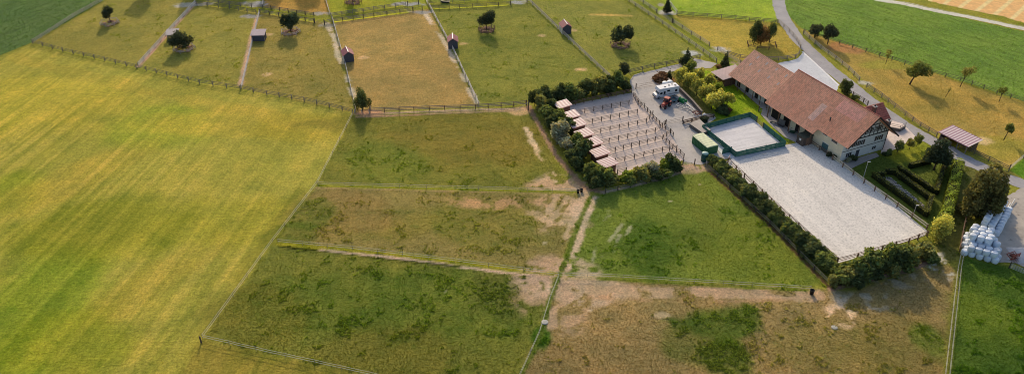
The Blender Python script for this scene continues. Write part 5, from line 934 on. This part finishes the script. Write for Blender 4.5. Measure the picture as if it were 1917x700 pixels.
for px, lb in (((985.5,197),'dark gate post left of the guyed corner post'), ((377,641),'thick dark corner post of the near green paddock in the meadow')): p = thing('corner_post', lb, 'post', at(*px)); MB().tube([(0,0,-.1),(0,0,1.5),(0,0,1.55)], [.15,.14,.08], 8).build('pole', WOOD['dark'], p)
def tub(px, label, r=.34, h=.65, col=(.012,.012,.014)): t = thing('bucket', label, 'bucket', at(*px)); MB().lathe([(r*.82,0),(r,h),(r*1.08,h),(r*1.08,h+.05),(r*.92,h+.05),(r*.75,.12)], 14).build('body', mat('black_rubber', col, .6), t, True); return t
tub((1082,361), 'left of two black buckets at the paddock crossing'); tub((1088.5,359), 'right of two black buckets at the paddock crossing'); tub((1519,550), 'black trough with a pale rim at the end of the tape fence', .42, .95)
def disc(px, label, r=.62): t = thing('lid', label, 'lid', at(*px)); MB().lathe([(r,0),(r*1.02,.1),(r*.9,.16),(r*.3,.2)], 18).build('cover', mat('white_lid', (.50,.48,.42), .7, .1, 3), t)
disc((1020,603), 'round white lid in the grass beside the tape fence'); disc((1562,613), 'oval white lid lying in the bare brown paddock', .55)
wb = thing('barrel', 'white plastic barrel beside the retaining wall', 'barrel', at(1318,219)); MB().lathe([(.28,0),(.33,.05),(.33,.4),(.35,.45),(.33,.5),(.33,.9),(.26,.98)], 14).build('body', mat('white_plastic', (.76,.78,.80), .4, .05), wb, True)
# things under the barn eave
tr = thing('hay_cart', 'dark upright board cart under the barn eave', 'cart', loc(20.2,8.0), ANG+.3); MB().box(-.9,.9,-.06,.06,.4,2.0).build('board', mat('grey_board', (.12,.12,.13), .7), tr); MB().box(-.8,.8,-.5,.5,.35,.5).build('tray', DARKM, tr)
for s in (-1,1): MB().wheel((s*.6,0,.28),(1,0,0),.28,.12).build('wheel', DARKM, tr)
def wheelbarrow(p, label, col): t = thing('wheelbarrow', label, 'wheelbarrow', p, ANG+.8); MB().hexa([(-.5,-.3,.35),(.45,-.25,.3),(.45,.25,.3),(-.5,.3,.35),(-.75,-.45,.75),(.7,-.4,.7),(.7,.4,.7),(-.75,.45,.75)]).build('tray', mat('tray_'+label[:4], col, .5), t); MB().wheel((.75,0,.22),(0,1,0),.22,.1).build('wheel', DARKM, t); MB().tube([(.75,.12,.22),(-.4,.25,.35),(-1.3,.3,.6)], .03).tube([(.75,-.12,.22),(-.4,-.25,.35),(-1.3,-.3,.6)], .03).build('handle', METAL, t)
wheelbarrow(loc(22.2,8.6), 'grey wheelbarrow under the barn eave left of the upright board', (.20,.20,.21)); wheelbarrow(loc(16.2,7.9), 'dark green wheelbarrow under the middle of the barn eave', (.02,.07,.04)); tub(loc(0,0) and (1484,243), 'dark feed tub on the walk under the barn eave', .45, .6, (.03,.03,.032))
gate((1421,209), (1437,212), 'metal railing on the lawn corner at the stable walk', METAL, 1.2, 3, False)
rb = thing('barrier_board', 'red and white striped board at the arena corner by the green fence', 'barrier', at(1364,300), ang_px((1362,305),(1368,294))); b1, b2 = MB(), MB()
for i in range(8): (b1 if i % 2 else b2).box(-1.0+.25*i, -.75+.25*i, -.04, .04, .7, 1.05)
b1.build('red_stripes', mat('signal_red', (.50,.07,.05), .6), rb); b2.build('white_stripes', FRAMEW, rb); MB().box(-.9,-.8,-.05,.05,0,.7).box(.8,.9,-.05,.05,0,.7).build('stand', WOOD['grey'], rb)
# ---------------------------------------------------------------- vehicles
WHP = mat('white_paint', (.76,.76,.77), .25, .04, spec=.5); TYRE = mat('tyre', (.02,.02,.02), .8, .1); DGL = mat('dark_glass', (.02,.025,.03), .06, .1, spec=.7); REDP = mat('red_paint', (.42,.07,.05), .4, .15, 2); GRNP = mat('green_paint', (.02,.24,.07), .4, .2, 2); BLUP = mat('blue_grey_paint', (.10,.19,.24), .5, .2, 2)
F0, F1 = Vector(at(1228,187)), Vector(at(1270,180)); ra_ = math.atan2((F0-F1).y, (F0-F1).x); side = Vector((math.sin(ra_), -math.cos(ra_))); mid = (F0+F1)/2; away = Vector((-side.x, -side.y)) if side.y < 0 else side
ctr = mid+(away*1.15 if away.y > 0 else -away*1.15); Lr = (F0-F1).length/2
rv = thing('motorhome', 'white coach-built motorhome parked beside the retaining wall', 'motorhome', tuple(ctr), ra_); s = Lr/3.5
S = lambda pts: [(x*s, z) for x, z in pts]
def xz(mb, pts, y0, y1): t = MB().profile(pts, y0, y1, 'y'); mb.add(t.v, t.f); return mb
xz(MB(), S([(-3.5,.45),(1.45,.45),(1.45,1.9),(2.75,1.95),(2.95,2.25),(2.6,2.98),(-3.4,3.02),(-3.5,2.9)]), -1.15, 1.15).build('body', WHP, rv, bevel=.05)
xz(MB(), S([(1.4,.4),(3.45,.4),(3.55,.75),(3.45,1.12),(2.75,1.32),(2.15,2.0),(1.4,2.0)]), -1.02, 1.02).build('cab', WHP, rv, bevel=.05)
xz(MB(), S([(2.80,1.34),(2.83,1.37),(2.24,2.02),(2.20,2.0)]), -.9, .9).build('windscreen', DGL, rv)
for y in (-1.035, 1.035): xz(MB(), S([(1.6,1.3),(2.55,1.3),(2.15,1.85),(1.6,1.85)]), y-.01, y+.01).build('cab_window', DGL, rv)
for y in (-1.16, 1.16):
    for x0, x1, z0, z1 in ((-2.9,-2.2,1.55,2.2),(-.6,.3,1.9,2.35),(.75,1.3,1.3,2.1)): MB().box(x0*s, x1*s, y-.015, y+.015, z0, z1).build('side_window', DGL, rv)
    MB().box(-3.45*s, 1.4*s, y-.008, y+.008, 1.02, 1.14).build('stripe', mat('grey_stripe', (.12,.14,.18), .4), rv); MB().box(-3.3*s, -.9*s, y-.012, y+.012, 1.16, 1.22).build('stripe', DARKM, rv)
    for x in (-2.1, 2.55): wl = MB().wheel((x*s, y*.88, .36), (0,1,0), .36, .26).build('wheel', TYRE, rv); MB().wheel((x*s, y*.99, .36), (0,1,0), .2, .08).build('rim', METAL, wl)
for x, y, w in ((-2.6,.3,.28),(-.9,-.2,.22),(.6,.3,.2),(-2.0,-.5,.2)): MB().box(x*s-w, x*s+w, y-w, y+w, 3.0, 3.1).build('roof_hatch', DGL, rv)
for y in (-.75,.75): MB().box(3.46*s, 3.56*s, y-.18, y+.18, .78, .98).build('headlight', GLASS, rv)
MB().box(3.5*s, 3.6*s, -.85, .85, .38, .6).build('bumper', DARKM, rv)
BALE_W = mat('white_wrap', (.80,.82,.84), .3, .05, 1.5, .15, 4, spec=.4)
BALE_B = mat('pale_blue_wrap', (.76,.83,.92), .28, .08, 1.2, .35, 3.5, spec=.4)
def vary(m, lo, hi):
    t = m.node_tree; N, L = t.nodes, t.links; B = N['Principled BSDF']; src = B.inputs['Base Color'].links[0].from_socket; oi = N.new('ShaderNodeObjectInfo'); L.new(mixc(N, L, src, ramp(N, L, oi.outputs['Random'], [(0, grey(lo)), (1, grey(hi))]), 1., 'MULTIPLY'), B.inputs['Base Color'])
vary(BALE_B, .84, 1.08)
def bale_mesh(seed):
    g = random.Random(seed); b = MB(); r, h = .70, 1.22; b.lathe([(r*.70,0),(r*.88,.07),(r*.97,.22),(r*1.0,h*.5),(r*.97,h-.22),(r*.90,h-.08),(r*.74,h-.01),(r*.3,h+.01)], 18, jit=.018); o = b.build('wrap', BALE_B, None, True); me = o.data; bpy.data.objects.remove(o); return me
BM = [bale_mesh(i) for i in range(5)]
for i, q in enumerate(((1248,170),(1253,168))): o = bpy.data.objects.new('white_bale', BM[i].copy()); o.data.materials.clear(); o.data.materials.append(BALE_W); C.objects.link(o); p = at(*q); o.location = (p[0]-(.6 if i == 0 else 0), p[1]+.5, 1.25); o.scale = (1.1,1.1,1.15); tag(o, ('left' if i == 0 else 'right')+' of two rounded white bales behind the motorhome', 'bale')
wb_ = [o for o in bpy.data.objects if o.name.startswith('white_bale')]
for o in wb_: o.location.z = 0; o.scale = (1.2,1.2,2.0)
# tractor
t0, t1 = Vector(at(1251,196)), Vector(at(1240,204)); ta = math.atan2((t1-t0).y, (t1-t0).x); tc_ = (t0+t1)/2; tr = thing('tractor', 'red farm tractor with a red cab roof standing in the yard', 'tractor', tuple(tc_), ta)
xz(MB(), [(.1,.75),(1.75,.7),(1.8,1.2),(1.5,1.42),(.1,1.5)], -.38, .38).build('hood', REDP, tr, bevel=.04); MB().box(-1.0,1.5,-.3,.3,.5,.8).build('chassis', DARKM, tr); MB().box(-1.15,.15,-.72,.72,2.38,2.56).build('cab_roof', REDP, tr, bevel=.05)
MB().box(-1.0,.05,-.62,.62,.95,1.45).build('cab_base', REDP, tr)
for x in (-1.02,.04):
    for y in (-.62,.62): MB().bar((x,y,1.4),(x,y,2.4),.07,.07,(1,0,0)).build('cab_pillar', DARKM, tr)
MB().box(-.98,.0,-.58,.58,1.45,2.36).build('cab_glass', DGL, tr); MB().tube([(.9,.22,1.4),(.9,.22,2.1)],.05).build('exhaust', DARKM, tr)
for y in (-.82,.82): wl = MB().wheel((-.75,y,.74),(0,1,0),.74,.42,18).build('rear_wheel', TYRE, tr); MB().wheel((-.75,y*1.2,.74),(0,1,0),.38,.1).build('rim', REDP, wl); wl = MB().wheel((1.25,y*.88,.46),(0,1,0),.46,.3,16).build('front_wheel', TYRE, tr); MB().wheel((1.25,y*1.04,.46),(0,1,0),.24,.08).build('rim', REDP, wl); xz(MB(), [(-1.35,1.35),(-.2,1.5),(-.2,1.58),(-1.35,1.45)], min(y*.75,y*1.25), max(y*.75,y*1.25)).build('mudguard', REDP, tr)
for y in (-.25,.25): MB().box(1.78,1.84,y-.1,y+.1,.98,1.14).build('headlight', FRAMEW, tr)
# green seeder, blue tedder, harrows
gs = thing('field_sprayer', 'small green farm machine with a drum beside the retaining wall', 'machine', at(1276,192), ang_px((1270,188),(1284,196))); MB().tube([(-.9,0,.85),(-.85,0,.85),(.85,0,.85),(.9,0,.85)],[.4,.52,.52,.4],14).build('drum', GRNP, gs, True); MB().box(-1.1,1.1,-.55,.55,.3,.45).build('frame', GRNP, gs); MB().box(1.0,1.2,-.7,.7,.35,1.2).build('end_plate', GRNP, gs)
for y in (-.65,.65): MB().wheel((-.6,y,.34),(0,1,0),.34,.18).build('wheel', TYRE, gs)
MB().tube([(-1.1,0,.4),(-2.0,0,.35)],.06).build('drawbar', DARKM, gs)
td = thing('hay_trailer', 'flat blue-grey trailer behind the tractor', 'trailer', at(1258,191), ang_px((1252,192),(1264,189))); MB().box(-1.1,1.1,-.7,.7,.5,.62).build('bed', mat('trailer_boards', (.20,.17,.15), .8, .2), td); MB().box(-1.15,1.15,-.76,-.7,.5,.95).box(-1.15,1.15,.7,.76,.5,.95).box(1.1,1.16,-.7,.7,.5,.95).build('side_board', BLUP, td)
for y in (-.6,.6): MB().wheel((.3,y,.3),(0,1,0),.3,.16).build('wheel', TYRE, td)
MB().tube([(-1.1,.3,.5),(-2.0,0,.45),(-1.1,-.3,.5)],.05).build('drawbar', BLUP, td)
def harrow(px, a, label, w=1.5, d=.9, m=METAL, n=6):
    t = thing('harrow', label, 'harrow', at(*px), a); b = MB()
    for y in (-d,0,d): b.bar((-w,y,.42),(w,y,.42),.1,.1)
    for x in (-w,0,w): b.bar((x,-d,.53),(x,d,.53),.1,.1)
    b.build('frame', m, t); tn = MB().tube([(0,0,.4),(.08,0,.0)],.025,5).build('tine', DARKM); tm = tn.data; bpy.data.objects.remove(tn)
    for i in range(n):
        for y in (-d,0,d): child('tine', tm, t, (-w+.1+(2*w-.2)*i/(n-1), y, 0))
    0; MB().tube([(-.5,-d,.5),(0,-d-.5,1.1),(.5,-d,.5)],.05).build('hitch', m, t)
h_a = ang_px((1280,198),(1300,214)); harrow((1278,201), h_a+.5, 'grey tined harrow nearest the green machine'); harrow((1292,208), h_a, 'long pale steel harrow frame along the wall', 2.4, .8, METAL, 8); harrow((1304,214), h_a+.2, 'rusty red small harrow at the end of the row of machines', .9, .7, mat('rusty_red', (.25,.07,.05), .7, .3))
bm2 = thing('steel_beam', 'pale steel beam lying across the long harrow', 'beam', at(1290,203), h_a); b = MB().bar((-2.3,0,.72),(2.3,0,.72),.22,.06); b.bar((-2.3,0,.6),(2.3,0,.6),.05,.2).build('beam', mat('bright_steel', (.62,.62,.64), .35, .1), bm2)
rm = thing('bale_spike', 'rusty red farm implement with tines on the pale storage yard', 'implement', at(1899,486), .4); RUST = mat('rusty_paint', (.30,.075,.05), .7, .35, 2); b = MB()
for z in (.35,.9,1.3): b.bar((-1.1,0,z),(1.1,0,z),.14,.14)
for x in (-1.05,0,1.05): b.bar((x,0,.2),(x,0,1.4),.12,.12,(0,1,0)); b.bar((x,0,.3),(x,1.2,.9),.1,.1)
b.bar((-1.1,1.2,.9),(1.1,1.2,.9),.12,.12); b.build('frame', RUST, rm)
for i in range(7): x = -1.0+2.0*i/6; MB().tube([(x,0,.35),(x,-1.1,.25)],[.04,.015],5).build('tine', RUST, rm)
MB().box(-.5,.5,.25,1.0,.5,.85).build('gearbox', mat('rust_dark', (.16,.05,.04), .8, .3), rm); MB().wheel((-1.3,.5,.3),(1,0,0),.3,.15).build('wheel', FRAMEW, rm)
# ---------------------------------------------------------------- wrapped bales
P0 = Vector(at(1804,476)); P1 = Vector(at(1861.5,491)); u_ = (P1-P0).normalized(); du = (P1-P0).length/4; v_ = Vector((-u_.y, u_.x))
P2 = Vector(at(1862,440)); P3 = Vector(at(1884,398)); 
LAYER = ['ground','second','top']; nb = 0
def bale(x, y, z, label, group):
    global nb
    o = bpy.data.objects.new('wrapped_bale', BM[nb % 5]); nb += 1; C.objects.link(o); k = du/1.45; o.location = (x+random.uniform(-.05,.05), y+random.uniform(-.05,.05), z); o.scale = (k*random.uniform(.98,1.04),k*random.uniform(.98,1.04),random.uniform(.95,1.0)); o.rotation_euler = (random.uniform(-.03,.03), random.uniform(-.03,.03), random.uniform(0,6.28)); tag(o, label, 'bale', group)
for r in range(6):
    for c in range(5):
        if r == 5 and c > 3: continue
        p = P0+u_*du*(c+(.0 if r % 2 == 0 else .3))+v_*du*.9*r; top = 2 if r in (0,1) else 3
        for l in range(3):
            if l >= 1 and c == 0: continue
            if l == 2 and not (r in (2,3,4,5) and c in (1,2,3)): continue
            if l == 1 and r in (2,) and c == 4: continue
            q = p-u_*du*.45*(l > 0); bale(q.x, q.y, 1.22*l, '%s wrapped bale from the left in the %s row of the front block, %s layer' % (ORD[c], ORD[r], LAYER[l]), 'wrapped bales of the front block')
w_ = (P3-P2).normalized(); m_ = Vector((-w_.y, w_.x)); nL = max(6, round((P3-P2).length/du)+2)
for i in range(nL):
    for j in range(3):
        p = P2+w_*du*.97*i+m_*du*.95*j-m_*.2
        for l in range(3):
            if l > j: continue
            if i == nL-1 and l == 2: continue
            bale(p.x, p.y, 1.22*l, '%s wrapped bale from the front along the %s file of the long stack, %s layer' % (ORD[i], ('outer','middle','inner')[j], LAYER[l]), 'wrapped bales of the long stack')
for q, ln, lb in (((1885,392), 5, 'white pole lying at the far end of the bale stack'), ((1893,385), 6, 'second white pole lying right of the bale stack')): t = thing('pole', lb, 'pole', at(*q), ang_px((1886,390),(1897,372))); MB().tube([(-1.2,0,.3),(2.4,0,.5)], .1, 8).build('shaft', FRAMEW, t)
fence([(1796,470),(1801,442),(1807,412)], 'rusty brown fence between the conifer path and the bales', 'brown', 'brown', 1.3, 2.5, (.4,.8,1.2), .2)
gate((1890,502), (1925,517), 'grey metal gate at the right edge below the rusty implement', METAL, 1.2, 5)
sp_ = thing('sheet_pile', 'pale tarpaulin heap at the right edge of the storage yard', 'tarpaulin', at(1912,478)); b = MB(); g = np.random.default_rng(5); N_ = 14
for i in range(N_):
    for j in range(N_): x = -2+4*i/(N_-1); y = -2.6+5.2*j/(N_-1); e = max(abs(x)/2, abs(y)/2.6); b.v.append((x, y, .05+.55*max(0,1-e**3)*(.7+.5*float(g.random()))))
for i in range(N_-1):
    for j in range(N_-1): b.f.append((i*N_+j, (i+1)*N_+j, (i+1)*N_+j+1, i*N_+j+1))
b.build('cover', mat('pale_tarp', (.62,.60,.58), .6, .15, 1), sp_, True)
tb = thing('lane_trough', 'dark rectangular trough in the lane at the top edge', 'trough', at(834,6)); MB().hexa([(-1.3,-.35,.1),(1.3,-.35,.1),(1.3,.35,.1),(-1.3,.35,.1),(-1.5,-.5,.7),(1.5,-.5,.7),(1.5,.5,.7),(-1.5,.5,.7)]).build('tub', DARKM, tb); MB().box(-1.2,-1.1,-.3,.3,0,.15).box(1.1,1.2,-.3,.3,0,.15).build('foot', METAL, tb)
# ================================================================ GRASS: real blades over the fields (nobody could count them)
def blades(name, n, seed, keep, hmul=1.0, crop=False):
    g = np.random.default_rng(seed); y = 84+ (290-84)*g.random(n*2)**1.35; x = (g.random(n*2)*2-1)*(.80*y+26)
    i = np.clip(((y-GY0)/GS).round().astype(int), 0, len(gy)-1); j = np.clip(((x-GX0)/GS).round().astype(int), 0, len(gx)-1)
    col = BASE[i, j].copy(); cl, mw, br = AUX[i, j].T
    ok = np.ones(len(x), bool); infield = np.zeros(len(x), bool)
    for nm, q in HARD:
        m = inside(x, y, q[::2] if len(q) > 80 else q)
        if nm == 'crop_field': infield |= m
        else: ok &= ~m
    if crop: ok &= infield
    else: ok &= ~infield & (g.random(len(x)) > br*1.1)
    nse = fbm(x, y, .30, 2, 5)+.26*cl+.62*(fbm(x, y, 1.25, 4, 3)-.5); rank = (nse > .79+.04*(y > 165)) & (cl > (9 if crop else .2)) & (mw < .5)
    ok &= (rank | (g.random(len(x)) < np.where(mw > .5, .45, keep))); s = np.where(ok)[0][:n]; x, y, col, rank, mw = x[s], y[s], col[s], rank[s], mw[s]; n = len(x)
    if crop: left = x < 0; col = np.where(left[:,None], np.array(alb(88,110,58)), np.array(alb(114,136,60)))
    h = g.uniform(.04,.12,n)*hmul; h = np.where(rank, g.uniform(.12,.28,n), h); h = np.where(mw > .5, h*.5, h); wd = np.where(rank, g.uniform(.07,.17,n), g.uniform(.045,.11,n))*(1 if not crop else 2.0)
    a = g.random(n)*math.pi; ln = g.normal(size=(n,2))*.5*h[:,None]; dx, dy = np.cos(a)*wd, np.sin(a)*wd
    z0 = np.full(n, .0); v = np.stack([np.stack([x-dx, y-dy, z0], 1), np.stack([x+dx, y+dy, z0], 1), np.stack([x+dx*.6+ln[:,0], y+dy*.6+ln[:,1], h], 1), np.stack([x-dx*.6+ln[:,0], y-dy*.6+ln[:,1], h], 1)], 1).reshape(-1,3)
    t = g.uniform(.80,1.6,n)[:,None]*col; t = np.where(rank[:,None], t*np.array([.98,1.16,.82]), t)
    me = np_mesh(name, v, np.arange(4*n).reshape(-1,4), [('tone', np.clip(np.repeat(t, 4, 0), .004, .8))], BLADE); o = bpy.data.objects.new(name, me); C.objects.link(o); o['kind'] = 'stuff'; tag(o, 'leafy green crop standing in the fields at the top corners' if crop else 'short grass and rank tussocks growing over the paddocks and meadow', 'crop' if crop else 'grass'); return o
BLADE = leaf_mat('grass_blades', (1,1,1), .35, (1.1,1.05,.7))
blades('grass', 560000, 3, .8); blades('field_crop', 110000, 4, 1., 2.4, True)
